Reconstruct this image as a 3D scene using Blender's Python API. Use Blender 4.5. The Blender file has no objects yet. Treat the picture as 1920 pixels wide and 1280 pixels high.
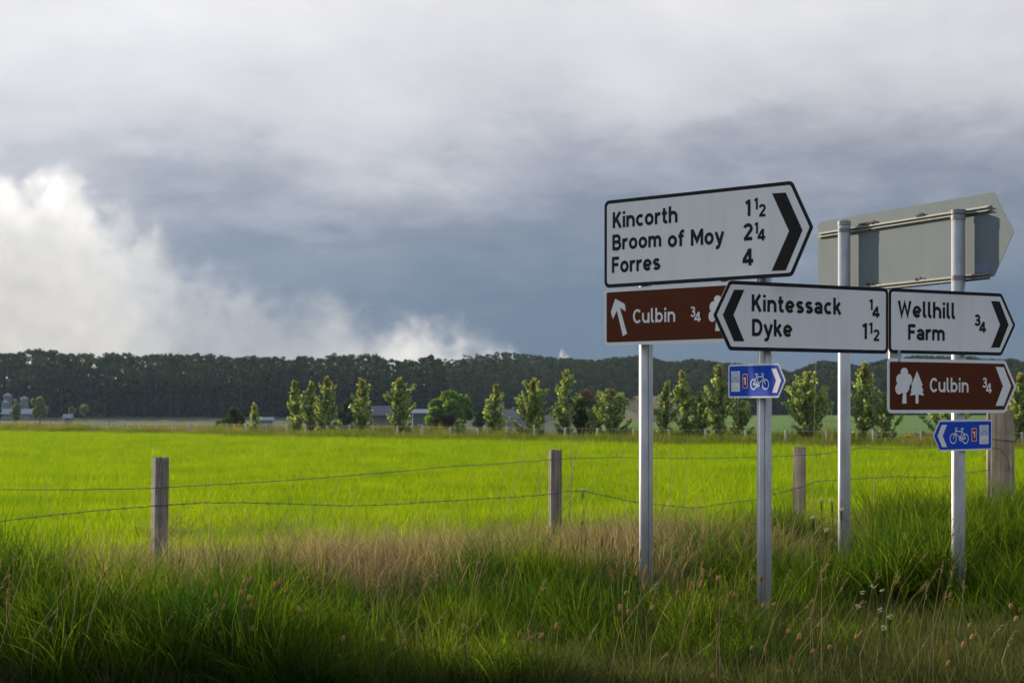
import bpy, bmesh, math, random
import numpy as np
from mathutils import Vector, Matrix

# ------------------------------------------------------------------ camera, sky, sun
sc = bpy.context.scene
R = math.radians
F = 3400.0            # focal length in photograph pixels (1920 wide)
HZ = 765.0            # horizon row in the photograph
EYE = 1.5

cam_d = bpy.data.cameras.new('camera')
cam = bpy.data.objects.new('camera', cam_d)
sc.collection.objects.link(cam)
cam.location = (0, 0, EYE)
cam.rotation_euler = (R(90), 0, 0)
cam_d.sensor_width = 36.0
cam_d.lens = F / 1920 * 36.0
cam_d.shift_y = (HZ - 640) / 1920
cam_d.clip_start = 0.1
cam_d.clip_end = 6000
cam_d.dof.use_dof = True
cam_d.dof.focus_distance = 11.6
cam_d.dof.aperture_fstop = 7.1
sc.camera = cam

SUN_EL = R(15)
SUN_A = R(46)         # towards the back, measured from the left
S2 = Vector((-math.cos(SUN_A), math.sin(SUN_A)))
SUN = Vector((S2.x * math.cos(SUN_EL), S2.y * math.cos(SUN_EL), math.sin(SUN_EL)))

def build_world():
    w = bpy.data.worlds.new('World'); sc.world = w; w.use_nodes = True
    nt = w.node_tree; N = nt.nodes; L = nt.links; N.clear()
    out = N.new('ShaderNodeOutputWorld')
    sky = N.new('ShaderNodeTexSky'); sky.sky_type = 'NISHITA'; sky.sun_disc = False
    sky.sun_elevation = SUN_EL; sky.sun_rotation = math.atan2(S2.x, S2.y)
    bsky = N.new('ShaderNodeBackground'); bsky.inputs['Strength'].default_value = 0.08
    L.new(sky.outputs[0], bsky.inputs['Color'])
    tc = N.new('ShaderNodeTexCoord')
    sep = N.new('ShaderNodeSeparateXYZ'); L.new(tc.outputs['Generated'], sep.inputs[0])
    def math_(op, a, b=None, clamp=False):
        n = N.new('ShaderNodeMath'); n.operation = op; n.use_clamp = clamp
        for i, v in enumerate((a, b)):
            if v is None: continue
            if isinstance(v, (int, float)): n.inputs[i].default_value = v
            else: L.new(v, n.inputs[i])
        return n.outputs[0]
    zc = math_('MAXIMUM', sep.outputs['Z'], 0.0)
    den = math_('ADD', zc, 0.34)
    u = math_('DIVIDE', sep.outputs['X'], den); v = math_('DIVIDE', sep.outputs['Y'], den)
    comb = N.new('ShaderNodeCombineXYZ'); L.new(u, comb.inputs[0]); L.new(v, comb.inputs[1])
    def noise(scale, detail, rough, off, dist=0.0, stretch=(1, 1, 1)):
        m = N.new('ShaderNodeMapping'); m.inputs['Location'].default_value = off
        m.inputs['Scale'].default_value = stretch
        L.new(comb.outputs[0], m.inputs['Vector'])
        n = N.new('ShaderNodeTexNoise'); n.inputs['Scale'].default_value = scale
        n.inputs['Detail'].default_value = detail; n.inputs['Roughness'].default_value = rough
        n.inputs['Distortion'].default_value = dist
        L.new(m.outputs[0], n.inputs['Vector']); return n.outputs[0]
    n1 = noise(3.3, 5, 0.55, (3.1, 1.7, 0), 0.15)
    n2 = noise(10.5, 7, 0.58, (8.3, 4.2, 0), 0.3)
    # elevation pushed up and down by the cloud noise: the bellies of the bank are uneven
    e = math_('ADD', zc, math_('MULTIPLY', math_('SUBTRACT', n1, 0.5), 0.12))
    e = math_('ADD', e, math_('MULTIPLY', math_('SUBTRACT', n2, 0.5), 0.055))
    # towards the sun side the bank thins out
    dt = N.new('ShaderNodeVectorMath'); dt.operation = 'DOT_PRODUCT'
    L.new(tc.outputs['Generated'], dt.inputs[0]); dt.inputs[1].default_value = SUN
    glow = math_('POWER', math_('MAXIMUM', dt.outputs['Value'], 0.0), 6.0)
    e = math_('ADD', e, math_('MULTIPLY', glow, 0.065))
    ramp = N.new('ShaderNodeValToRGB'); L.new(e, ramp.inputs[0])
    el = ramp.color_ramp.elements
    stops = [(0.0, (0.105, 0.152, 0.228)), (0.055, (0.118, 0.158, 0.234)), (0.105, (0.212, 0.240, 0.312)),
             (0.14, (0.40, 0.41, 0.475)), (0.165, (0.57, 0.57, 0.62)), (0.195, (0.67, 0.665, 0.70)),
             (0.26, (0.84, 0.83, 0.85)), (0.50, (0.74, 0.80, 0.92)), (1.0, (0.52, 0.66, 0.90))]
    el[0].position = stops[0][0]; el[0].color = (*stops[0][1], 1)
    el[1].position = stops[-1][0]; el[1].color = (*stops[-1][1], 1)
    for p, c in stops[1:-1]:
        x = el.new(p); x.color = (*c, 1)
    bcl = N.new('ShaderNodeBackground'); L.new(ramp.outputs[0], bcl.inputs['Color'])
    # cloud is brighter on the sun's side of the sky than opposite it
    side = math_('MULTIPLY', math_('ADD', dt.outputs['Value'], 1.0), 0.5)
    L.new(math_('ADD', math_('MULTIPLY', math_('POWER', side, 2.0), 0.17), 0.575), bcl.inputs['Strength'])
    n3 = noise(5.6, 4, 0.55, (1.3, 9.2, 0), 0.2)
    gap = N.new('ShaderNodeMapRange'); gap.interpolation_type = 'SMOOTHSTEP'
    L.new(n3, gap.inputs['Value'])
    gap.inputs['From Min'].default_value = 0.60; gap.inputs['From Max'].default_value = 0.80
    gap.inputs['To Min'].default_value = 0.0; gap.inputs['To Max'].default_value = 0.75
    hi = N.new('ShaderNodeMapRange'); L.new(zc, hi.inputs['Value'])
    hi.inputs['From Min'].default_value = 0.13; hi.inputs['From Max'].default_value = 0.24
    mask = math_('MULTIPLY', gap.outputs[0], hi.outputs[0])
    mix = N.new('ShaderNodeMixShader'); L.new(mask, mix.inputs[0])
    L.new(bcl.outputs[0], mix.inputs[1]); L.new(bsky.outputs[0], mix.inputs[2])
    L.new(mix.outputs[0], out.inputs['Surface'])
build_world()

sun_d = bpy.data.lights.new('sun', 'SUN'); sun = bpy.data.objects.new('sun', sun_d)
sc.collection.objects.link(sun)
sun_d.energy = 5.0; sun_d.angle = R(0.6); sun_d.color = (1.0, 0.86, 0.66)
sun.rotation_euler = (-SUN).to_track_quat('-Z', 'Y').to_euler()

sc.view_settings.view_transform = 'Standard'; sc.view_settings.look = 'None'
sc.view_settings.exposure = 0.55; sc.view_settings.gamma = 1.0
sc.view_settings.use_curve_mapping = False
sc.cycles.volume_bounces = 4
sc.cycles.use_adaptive_sampling = True
sc.cycles.adaptive_threshold = 0.02
sc.cycles.max_bounces = 6
sc.cycles.diffuse_bounces = 3
sc.cycles.transmission_bounces = 3
sc.cycles.transparent_max_bounces = 8
sc.cycles.volume_max_steps = 256

# ------------------------------------------------------------------ helpers
C = sc.collection
rng = np.random.default_rng(7)
random.seed(7)

def tag(o, label=None, cat=None, group=None, kind=None):
    if label: o['label'] = label
    if cat: o['category'] = cat
    if group: o['group'] = group
    if kind: o['kind'] = kind
    return o
def empty(name, loc=(0, 0, 0), rz=0.0):
    o = bpy.data.objects.new(name, None); C.objects.link(o)
    o.location = loc; o.rotation_euler = (0, 0, rz); o.empty_display_size = 0.2
    return o
def link(name, me, parent=None, loc=(0, 0, 0), rz=0.0):
    o = bpy.data.objects.new(name, me); C.objects.link(o)
    o.location = loc; o.rotation_euler = (0, 0, rz)
    if parent: o.parent = parent
    return o
def mesh(name, v, f, mats, mi=None, smooth=False):
    me = bpy.data.meshes.new(name)
    me.from_pydata([tuple(map(float, p)) for p in v], [], [tuple(map(int, q)) for q in f])
    for m in (mats if isinstance(mats, (list, tuple)) else [mats]): me.materials.append(m)
    if mi is not None: me.polygons.foreach_set('material_index', np.asarray(mi, dtype=np.int32))
    if smooth: me.polygons.foreach_set('use_smooth', [True] * len(me.polygons))
    me.update(); return me
def fast_mesh(name, V, Fq, mats, mi=None, smooth=False):
    """numpy mesh: V (n,3), Fq (m,k) with one k"""
    me = bpy.data.meshes.new(name)
    V = np.asarray(V, dtype=np.float32); Fq = np.asarray(Fq, dtype=np.int32); k = Fq.shape[1]
    me.vertices.add(len(V)); me.vertices.foreach_set('co', V.ravel())
    me.loops.add(Fq.size); me.loops.foreach_set('vertex_index', Fq.ravel())
    me.polygons.add(len(Fq)); me.polygons.foreach_set('loop_start', np.arange(0, Fq.size, k, dtype=np.int32))
    for m in (mats if isinstance(mats, (list, tuple)) else [mats]): me.materials.append(m)
    if mi is not None: me.polygons.foreach_set('material_index', np.asarray(mi, dtype=np.int32))
    if smooth: me.polygons.foreach_set('use_smooth', np.ones(len(Fq), dtype=bool))
    me.update(calc_edges=True); me.validate(); return me

class MB:
    def __init__(s): s.v = []; s.f = []; s.m = []
    def add(s, v, f, m=0):
        b = len(s.v); s.v += [tuple(p) for p in v]; s.f += [tuple(i + b for i in q) for q in f]; s.m += [m] * len(f)
    def box(s, c, d, m=0, rz=0.0):
        x, y, z = d[0] / 2, d[1] / 2, d[2] / 2; cr, sr = math.cos(rz), math.sin(rz)
        v = []
        for k in (-1, 1):
            for (i, j) in ((-1, -1), (1, -1), (1, 1), (-1, 1)):
                a, b = i * x, j * y
                v.append((c[0] + a * cr - b * sr, c[1] + a * sr + b * cr, c[2] + k * z))
        s.add(v, [(3, 2, 1, 0), (4, 5, 6, 7), (0, 1, 5, 4), (1, 2, 6, 5), (2, 3, 7, 6), (3, 0, 4, 7)], m)
    def tube(s, pts, rad, n=8, m=0, cap=True):
        pts = [Vector(p) for p in pts]
        rad = rad if isinstance(rad, (list, tuple)) else [rad] * len(pts)
        rings = []; prev = None
        for i, p in enumerate(pts):
            t = (pts[min(i + 1, len(pts) - 1)] - pts[max(i - 1, 0)]).normalized()
            ref = Vector((0, 0, 1)) if abs(t.z) < 0.9 else Vector((0, 1, 0))
            a = t.cross(ref).normalized() if prev is None else (prev - t * prev.dot(t)).normalized()
            prev = a; b = t.cross(a)
            rings.append([p + (a * math.cos(2 * math.pi * k / n) + b * math.sin(2 * math.pi * k / n)) * rad[i] for k in range(n)])
        v = [q for r in rings for q in r]; f = []
        for i in range(len(rings) - 1):
            for k in range(n):
                f.append((i * n + k, i * n + (k + 1) % n, (i + 1) * n + (k + 1) % n, (i + 1) * n + k))
        if cap:
            f.append(tuple(range(n))[::-1]); f.append(tuple((len(rings) - 1) * n + k for k in range(n)))
        s.add(v, f, m)
    def prism(s, poly, y0, y1, m_front=0, m_back=0, m_side=0):
        """polygon in (x,z), extruded from y0 (front) to y1 (back)"""
        n = len(poly)
        v = [(p[0], y0, p[1]) for p in poly] + [(p[0], y1, p[1]) for p in poly]
        s.add(v, [tuple(range(n))], m_front)
        b = len(s.v) - 2 * n
        s.f.append(tuple(b + n + k for k in range(n))[::-1]); s.m.append(m_back)
        for k in range(n):
            s.f.append((b + k, b + (k + 1) % n, b + n + (k + 1) % n, b + n + k)); s.m.append(m_side)
    def mesh(s, name, mats, smooth=False):
        return mesh(name, s.v, s.f, mats, s.m, smooth)
    def obj(s, name, mats, parent=None, loc=(0, 0, 0), rz=0.0, smooth=False):
        return link(name, s.mesh(name, mats, smooth), parent, loc, rz)

def P(px, py, Y):
    """photograph pixel at depth Y -> world point"""
    return Vector(((px - 960) / F * Y, Y, EYE + (HZ - py) / F * Y))

# ------------------------------------------------------------------ materials
def new_mat(name):
    m = bpy.data.materials.new(name); m.use_nodes = True
    nt = m.node_tree; nt.nodes.clear()
    o = nt.nodes.new('ShaderNodeOutputMaterial'); return m, nt, nt.nodes, nt.links, o
def plain(name, col, rough=0.6, metal=0.0, var=0.0, scale=8.0, bump=0.0, stretch=(1, 1, 1), col2=None, spec=0.5, detail=5):
    m, nt, N, L, o = new_mat(name)
    b = N.new('ShaderNodeBsdfPrincipled'); L.new(b.outputs[0], o.inputs['Surface'])
    b.inputs['Roughness'].default_value = rough; b.inputs['Metallic'].default_value = metal
    b.inputs['Specular IOR Level'].default_value = spec
    b.inputs['Base Color'].default_value = (*col, 1)
    if var or col2:
        tc = N.new('ShaderNodeTexCoord'); mp = N.new('ShaderNodeMapping'); mp.inputs['Scale'].default_value = stretch
        L.new(tc.outputs['Object'], mp.inputs['Vector'])
        n = N.new('ShaderNodeTexNoise'); n.inputs['Scale'].default_value = scale; n.inputs['Detail'].default_value = detail
        n.inputs['Roughness'].default_value = 0.65
        L.new(mp.outputs[0], n.inputs['Vector'])
        r = N.new('ShaderNodeValToRGB'); L.new(n.outputs[0], r.inputs[0])
        c2 = col2 if col2 else tuple(c * (1 - var) for c in col)
        r.color_ramp.elements[0].position = 0.32; r.color_ramp.elements[0].color = (*c2, 1)
        r.color_ramp.elements[1].position = 0.68; r.color_ramp.elements[1].color = (*col, 1)
        L.new(r.outputs[0], b.inputs['Base Color'])
        if bump:
            bp = N.new('ShaderNodeBump'); bp.inputs['Strength'].default_value = bump; bp.inputs['Distance'].default_value = 0.01
            L.new(n.outputs[0], bp.inputs['Height']); L.new(bp.outputs[0], b.inputs['Normal'])
    return m
def leaf(name, colA, colB, trans=0.5, rough=0.5, per='object', tcol=1.0, gloss=0.0, patch=None, patch_scale=0.5):
    """leaf or blade: diffuse + translucent, colour from a per-instance / per-island random"""
    m, nt, N, L, o = new_mat(name)
    if per == 'object':
        i = N.new('ShaderNodeObjectInfo'); rnd = i.outputs['Random']
    elif per == 'both':      # tuft to tuft and blade to blade
        i = N.new('ShaderNodeObjectInfo'); k_ = N.new('ShaderNodeNewGeometry'); mm = N.new('ShaderNodeMath'); mm.operation = 'MULTIPLY_ADD'
        L.new(k_.outputs['Random Per Island'], mm.inputs[0]); mm.inputs[1].default_value = 0.7
        m3 = N.new('ShaderNodeMath'); m3.operation = 'MULTIPLY'; L.new(i.outputs['Random'], m3.inputs[0]); m3.inputs[1].default_value = 0.3
        L.new(m3.outputs[0], mm.inputs[2]); rnd = mm.outputs[0]
    else:
        i = N.new('ShaderNodeNewGeometry'); rnd = i.outputs['Random Per Island']
    r = N.new('ShaderNodeValToRGB'); L.new(rnd, r.inputs[0])
    r.color_ramp.elements[0].color = (*colA, 1); r.color_ramp.elements[1].color = (*colB, 1)
    col = r.outputs[0]
    if patch:
        tc = N.new('ShaderNodeNewGeometry'); n = N.new('ShaderNodeTexNoise'); n.inputs['Scale'].default_value = patch_scale
        n.inputs['Detail'].default_value = 3
        L.new(tc.outputs['Position'], n.inputs['Vector'])
        mr = N.new('ShaderNodeMapRange'); mr.inputs['From Min'].default_value = 0.42; mr.inputs['From Max'].default_value = 0.68
        L.new(n.outputs[0], mr.inputs['Value'])
        mx = N.new('ShaderNodeMix'); mx.data_type = 'RGBA'
        L.new(mr.outputs[0], mx.inputs['Factor']); L.new(col, mx.inputs['A']); mx.inputs['B'].default_value = (*patch, 1)
        col = mx.outputs['Result']
    d = N.new('ShaderNodeBsdfDiffuse'); L.new(col, d.inputs['Color'])
    t = N.new('ShaderNodeBsdfTranslucent')
    g = N.new('ShaderNodeMix'); g.data_type = 'RGBA'; g.blend_type = 'MULTIPLY'; g.inputs['Factor'].default_value = 1
    L.new(col, g.inputs['A']); g.inputs['B'].default_value = (tcol * 1.12, tcol * 1.0, tcol * 0.45, 1)
    L.new(g.outputs['Result'], t.inputs['Color'])
    mix = N.new('ShaderNodeMixShader'); mix.inputs[0].default_value = trans
    L.new(d.outputs[0], mix.inputs[1]); L.new(t.outputs[0], mix.inputs[2])
    res = mix.outputs[0]
    if gloss:
        gl = N.new('ShaderNodeBsdfGlossy'); gl.inputs['Roughness'].default_value = rough
        m2 = N.new('ShaderNodeMixShader'); m2.inputs[0].default_value = gloss
        L.new(res, m2.inputs[1]); L.new(gl.outputs[0], m2.inputs[2]); res = m2.outputs[0]
    L.new(res, o.inputs['Surface']); return m

M = {}
def sheet_mat(name, col, rough=0.45, dirt=0.12):
    """retroreflective sheeting with faint grime streaks running down"""
    m, nt, N, L, o = new_mat(name)
    b = N.new('ShaderNodeBsdfPrincipled'); L.new(b.outputs[0], o.inputs['Surface'])
    b.inputs['Roughness'].default_value = rough; b.inputs['Specular IOR Level'].default_value = 0.14
    tc = N.new('ShaderNodeTexCoord')
    mp = N.new('ShaderNodeMapping'); mp.inputs['Scale'].default_value = (14, 14, 1.6); L.new(tc.outputs['Object'], mp.inputs['Vector'])
    n = N.new('ShaderNodeTexNoise'); n.inputs['Scale'].default_value = 1.0; n.inputs['Detail'].default_value = 6; L.new(mp.outputs[0], n.inputs['Vector'])
    n2 = N.new('ShaderNodeTexNoise'); n2.inputs['Scale'].default_value = 90; n2.inputs['Detail'].default_value = 2; L.new(tc.outputs['Object'], n2.inputs['Vector'])
    mr = N.new('ShaderNodeMapRange'); mr.inputs['From Min'].default_value = 0.35; mr.inputs['From Max'].default_value = 0.8
    mr.inputs['To Max'].default_value = dirt; L.new(n.outputs[0], mr.inputs['Value'])
    mr2 = N.new('ShaderNodeMapRange'); mr2.inputs['From Min'].default_value = 0.70; mr2.inputs['From Max'].default_value = 0.78
    mr2.inputs['To Max'].default_value = dirt * 1.5; L.new(n2.outputs[0], mr2.inputs['Value'])
    ad = N.new('ShaderNodeMath'); ad.operation = 'ADD'; ad.use_clamp = True; L.new(mr.outputs[0], ad.inputs[0]); L.new(mr2.outputs[0], ad.inputs[1])
    mx = N.new('ShaderNodeMix'); mx.data_type = 'RGBA'; L.new(ad.outputs[0], mx.inputs['Factor'])
    mx.inputs['A'].default_value = (*col, 1); mx.inputs['B'].default_value = (col[0] * 0.3 + 0.06, col[1] * 0.3 + 0.055, col[2] * 0.3 + 0.04, 1)
    L.new(mx.outputs['Result'], b.inputs['Base Color']); return m
M['white'] = sheet_mat('white_sheeting', (0.78, 0.80, 0.80))
M['black'] = sheet_mat('black_sheeting', (0.012, 0.012, 0.014), 0.45)
M['brown'] = sheet_mat('brown_sheeting', (0.092, 0.018, 0.0035))
M['blue'] = sheet_mat('blue_sheeting', (0.001, 0.060, 0.54))
M['red'] = sheet_mat('red_sheeting', (0.36, 0.008, 0.012))
M['purple'] = plain('faded_purple_print', (0.36, 0.32, 0.50), 0.5)
M['paleblue'] = plain('pale_blue_print', (0.50, 0.66, 0.72), 0.5)
M['darkprint'] = plain('dark_print', (0.20, 0.20, 0.27), 0.5)
M['alu'] = plain('grey_aluminium_back', (0.165, 0.20, 0.215), 0.7, 0.0, 0.12, 5, stretch=(1, 1, 0.5), spec=0.06)
M['rail'] = plain('aluminium_rail', (0.26, 0.27, 0.26), 0.6, 0.1, 0.3, 30, spec=0.2)
M['galv'] = plain('galvanised_steel', (0.46, 0.475, 0.48), 0.45, 0.35, 0.30, 9, 0.10, (1, 1, 0.35), col2=(0.28, 0.295, 0.31))
M['galv_seam'] = plain('dark_seam', (0.10, 0.10, 0.10), 0.8)
M['cap'] = plain('grey_plastic_cap', (0.30, 0.31, 0.31), 0.6, 0, 0.3, 20)
M['rust'] = plain('rusty_debris', (0.12, 0.06, 0.03), 0.9, 0, 0.5, 40)
M['sticker'] = plain('blue_sticker', (0.13, 0.17, 0.30), 0.5)
M['wire'] = plain('fence_wire', (0.09, 0.085, 0.08), 0.6, 0.4)
M['farwire'] = plain('far_fence_wire', (0.32, 0.32, 0.30), 0.6, 0.3)

def wood(name, c1, c2, s=1.0):
    m, nt, N, L, o = new_mat(name)
    b = N.new('ShaderNodeBsdfPrincipled'); L.new(b.outputs[0], o.inputs['Surface'])
    b.inputs['Roughness'].default_value = 0.85; b.inputs['Specular IOR Level'].default_value = 0.2
    tc = N.new('ShaderNodeTexCoord')
    mp = N.new('ShaderNodeMapping'); mp.inputs['Scale'].default_value = (60 * s, 60 * s, 2.2 * s); L.new(tc.outputs['Object'], mp.inputs['Vector'])
    n = N.new('ShaderNodeTexNoise'); n.inputs['Scale'].default_value = 1; n.inputs['Detail'].default_value = 8; n.inputs['Roughness'].default_value = 0.7
    n.inputs['Distortion'].default_value = 0.6
    L.new(mp.outputs[0], n.inputs['Vector'])
    n2 = N.new('ShaderNodeTexNoise'); n2.inputs['Scale'].default_value = 9 * s; n2.inputs['Detail'].default_value = 4; L.new(tc.outputs['Object'], n2.inputs['Vector'])
    r = N.new('ShaderNodeValToRGB'); L.new(n.outputs[0], r.inputs[0])
    r.color_ramp.elements[0].position = 0.33; r.color_ramp.elements[0].color = (*c2, 1)
    r.color_ramp.elements[1].position = 0.62; r.color_ramp.elements[1].color = (*c1, 1)
    mx = N.new('ShaderNodeMix'); mx.data_type = 'RGBA'; mx.blend_type = 'MULTIPLY'; mx.inputs['Factor'].default_value = 0.8
    r2 = N.new('ShaderNodeValToRGB'); L.new(n2.outputs[0], r2.inputs[0])
    r2.color_ramp.elements[0].position = 0.3; r2.color_ramp.elements[0].color = (0.55, 0.5, 0.45, 1)
    r2.color_ramp.elements[1].position = 0.65; r2.color_ramp.elements[1].color = (1, 1, 1, 1)
    L.new(r.outputs[0], mx.inputs['A']); L.new(r2.outputs[0], mx.inputs['B']); L.new(mx.outputs['Result'], b.inputs['Base Color'])
    bp = N.new('ShaderNodeBump'); bp.inputs['Strength'].default_value = 0.9; bp.inputs['Distance'].default_value = 0.004
    L.new(n.outputs[0], bp.inputs['Height']); L.new(bp.outputs[0], b.inputs['Normal']); return m
M['post'] = wood('weathered_post_wood', (0.40, 0.37, 0.32), (0.11, 0.095, 0.078))
M['post2'] = wood('pale_strainer_wood', (0.55, 0.46, 0.35), (0.27, 0.215, 0.15), 0.6)
M['farpost'] = plain('far_post_wood', (0.55, 0.51, 0.45), 0.9, 0, 0.4, 6)

M['g_tall'] = leaf('tall_green_grass', (0.006, 0.024, 0.004), (0.100, 0.150, 0.014), 0.55, per='both', tcol=2.3, patch=(0.014, 0.042, 0.008), patch_scale=1.6)
M['g_short'] = leaf('short_verge_grass', (0.022, 0.042, 0.014), (0.125, 0.135, 0.062), 0.45, per='both', tcol=1.4)
M['g_straw'] = leaf('dead_straw', (0.050, 0.041, 0.026), (0.52, 0.44, 0.30), 0.42, per='both', tcol=1.15)
M['g_stalk'] = leaf('dry_stalk', (0.40, 0.31, 0.17), (0.58, 0.46, 0.27), 0.3, per='island', tcol=1.1)
M['g_crop'] = leaf('young_crop', (0.088, 0.165, 0.005), (0.225, 0.315, 0.011), 0.55, per='both', tcol=1.75, patch=(0.095, 0.175, 0.008), patch_scale=0.5)
M['g_rough'] = leaf('rough_margin_grass', (0.040, 0.085, 0.012), (0.16, 0.20, 0.040), 0.5, per='both', tcol=1.5)
M['g_roughdry'] = leaf('rough_margin_straw', (0.20, 0.16, 0.085), (0.38, 0.30, 0.18), 0.4, per='both', tcol=1.2)
M['l_young'] = leaf('young_tree_leaf', (0.065, 0.130, 0.016), (0.40, 0.48, 0.20), 0.45, per='island', tcol=1.6, gloss=0.04, rough=0.4)
M['l_youngd'] = leaf('dark_young_leaf', (0.035, 0.065, 0.012), (0.085, 0.12, 0.025), 0.4, per='island', tcol=1.3, gloss=0.04, rough=0.4)
M['l_tip'] = leaf('tip_leaf', (0.17, 0.16, 0.04), (0.30, 0.26, 0.08), 0.45, per='island', tcol=1.3)
M['l_willow'] = leaf('grey_willow_leaf', (0.17, 0.20, 0.09), (0.27, 0.29, 0.15), 0.4, per='island', tcol=1.3)
M['l_round'] = leaf('garden_tree_leaf', (0.080, 0.155, 0.028), (0.16, 0.26, 0.055), 0.45, per='island', tcol=1.5)
M['l_dark'] = leaf('dark_tree_leaf', (0.028, 0.050, 0.016), (0.060, 0.085, 0.028), 0.35, per='island', tcol=1.2)
M['l_purple'] = leaf('copper_leaf', (0.020, 0.010, 0.013), (0.060, 0.030, 0.030), 0.35, per='island', tcol=1.0)
M['l_brown'] = leaf('brown_bush_leaf', (0.095, 0.065, 0.045), (0.14, 0.10, 0.06), 0.35, per='island', tcol=1.0)
M['l_gorse'] = leaf('yellow_gorse_bloom', (0.62, 0.36, 0.01), (0.75, 0.48, 0.02), 0.3, per='island', tcol=1.0)
M['l_pine'] = leaf('pine_needles', (0.018, 0.034, 0.020), (0.075, 0.088, 0.045), 0.25, per='island', tcol=1.2)
M['deadtwig_shade'] = leaf('dead_twigs_shade_dark', (0.026, 0.025, 0.019), (0.050, 0.045, 0.034), 0.2, per='island', tcol=1.0)  # brown twigs, tone dropped to put in the shade below the crowns
M['bark'] = plain('bark', (0.10, 0.085, 0.065), 0.9, 0, 0.5, 10, stretch=(1, 1, 0.2))
M['pinebark'] = plain('pine_bark', (0.055, 0.042, 0.034), 0.9, 0, 0.5, 3)
M['plantain'] = leaf('seed_head_brown', (0.24, 0.145, 0.050), (0.40, 0.26, 0.10), 0.15, per='object', tcol=1.2)
M['umbel'] = leaf('white_umbel', (0.42, 0.45, 0.36), (0.60, 0.62, 0.52), 0.4, per='island', tcol=0.9)
M['stemgreen'] = leaf('green_stem', (0.09, 0.12, 0.04), (0.12, 0.14, 0.05), 0.3, tcol=1.2)

def ground_mat(name, cols, scale, bump=0.4):
    m, nt, N, L, o = new_mat(name)
    b = N.new('ShaderNodeBsdfPrincipled'); L.new(b.outputs[0], o.inputs['Surface'])
    b.inputs['Roughness'].default_value = 0.95; b.inputs['Specular IOR Level'].default_value = 0.1
    g = N.new('ShaderNodeNewGeometry')
    n = N.new('ShaderNodeTexNoise'); n.inputs['Scale'].default_value = scale; n.inputs['Detail'].default_value = 9; n.inputs['Roughness'].default_value = 0.7
    L.new(g.outputs['Position'], n.inputs['Vector'])
    r = N.new('ShaderNodeValToRGB'); L.new(n.outputs[0], r.inputs[0])
    r.color_ramp.elements[0].position = 0.35; r.color_ramp.elements[0].color = (*cols[0], 1)
    r.color_ramp.elements[1].position = 0.65; r.color_ramp.elements[1].color = (*cols[1], 1)
    L.new(r.outputs[0], b.inputs['Base Color'])
    bp = N.new('ShaderNodeBump'); bp.inputs['Strength'].default_value = bump; bp.inputs['Distance'].default_value = 0.05
    L.new(n.outputs[0], bp.inputs['Height']); L.new(bp.outputs[0], b.inputs['Normal']); return m
M['soil_field'] = ground_mat('crop_ground', ((0.050, 0.095, 0.012), (0.080, 0.140, 0.014)), 2.0)
M['soil_verge'] = ground_mat('verge_ground', ((0.022, 0.026, 0.012), (0.060, 0.054, 0.030)), 6.0)
M['pasture'] = ground_mat('dull_pasture_ground', ((0.030, 0.042, 0.020), (0.062, 0.064, 0.034)), 0.25)
M['farfield'] = ground_mat('far_green_field', ((0.060, 0.130, 0.014), (0.090, 0.165, 0.018)), 0.12)
M['woodfloor'] = ground_mat('wood_floor', ((0.020, 0.022, 0.014), (0.045, 0.040, 0.026)), 0.6)
M['asphalt'] = ground_mat('asphalt', ((0.040, 0.040, 0.042), (0.065, 0.064, 0.062)), 40.0)

# ------------------------------------------------------------------ ground
FENCE = [(-2.34, 12.0), (0.34, 14.3), (2.54, 16.0), (4.62, 17.3)]
FN = Vector((0.602, -0.798)); FT = Vector((0.798, 0.602))
def fd(x, y):
    """distance from the roadside fence line, positive on the road side"""
    return (x + 2.34) * 0.602 - (y - 12.0) * 0.798
def sstep(a, b, v):
    t = np.clip((np.asarray(v, dtype=float) - a) / (b - a), 0, 1); return t * t * (3 - 2 * t)
def gz(x, y):
    x = np.asarray(x, dtype=float); y = np.asarray(y, dtype=float)
    d = fd(x, y)
    z = 0.32 * sstep(-1.8, 0.2, d) - 0.20 * sstep(1.0, 4.2, d) - 0.12 * sstep(4.5, 8.0, d)
    z = z + 0.03 * np.sin(x * 1.7 + y * 0.6) * np.sin(y * 1.3 - x * 0.4) * sstep(-1.5, 0.5, d) * (1 - sstep(5, 7, d))
    hill = sstep(430, 620, y) * (2.0 + 11.0 * sstep(-40, 25, x * 450 / np.maximum(y, 1.0))) + 4 * sstep(620, 900, y)
    off = (x + 30.5) * 0.7137 + (y - 108.0) * 0.7004          # beyond the far field edge the land dips
    hill = hill - 2.2 * sstep(4, 30, off) * (1 - sstep(230, 400, y))
    return z + hill
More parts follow.
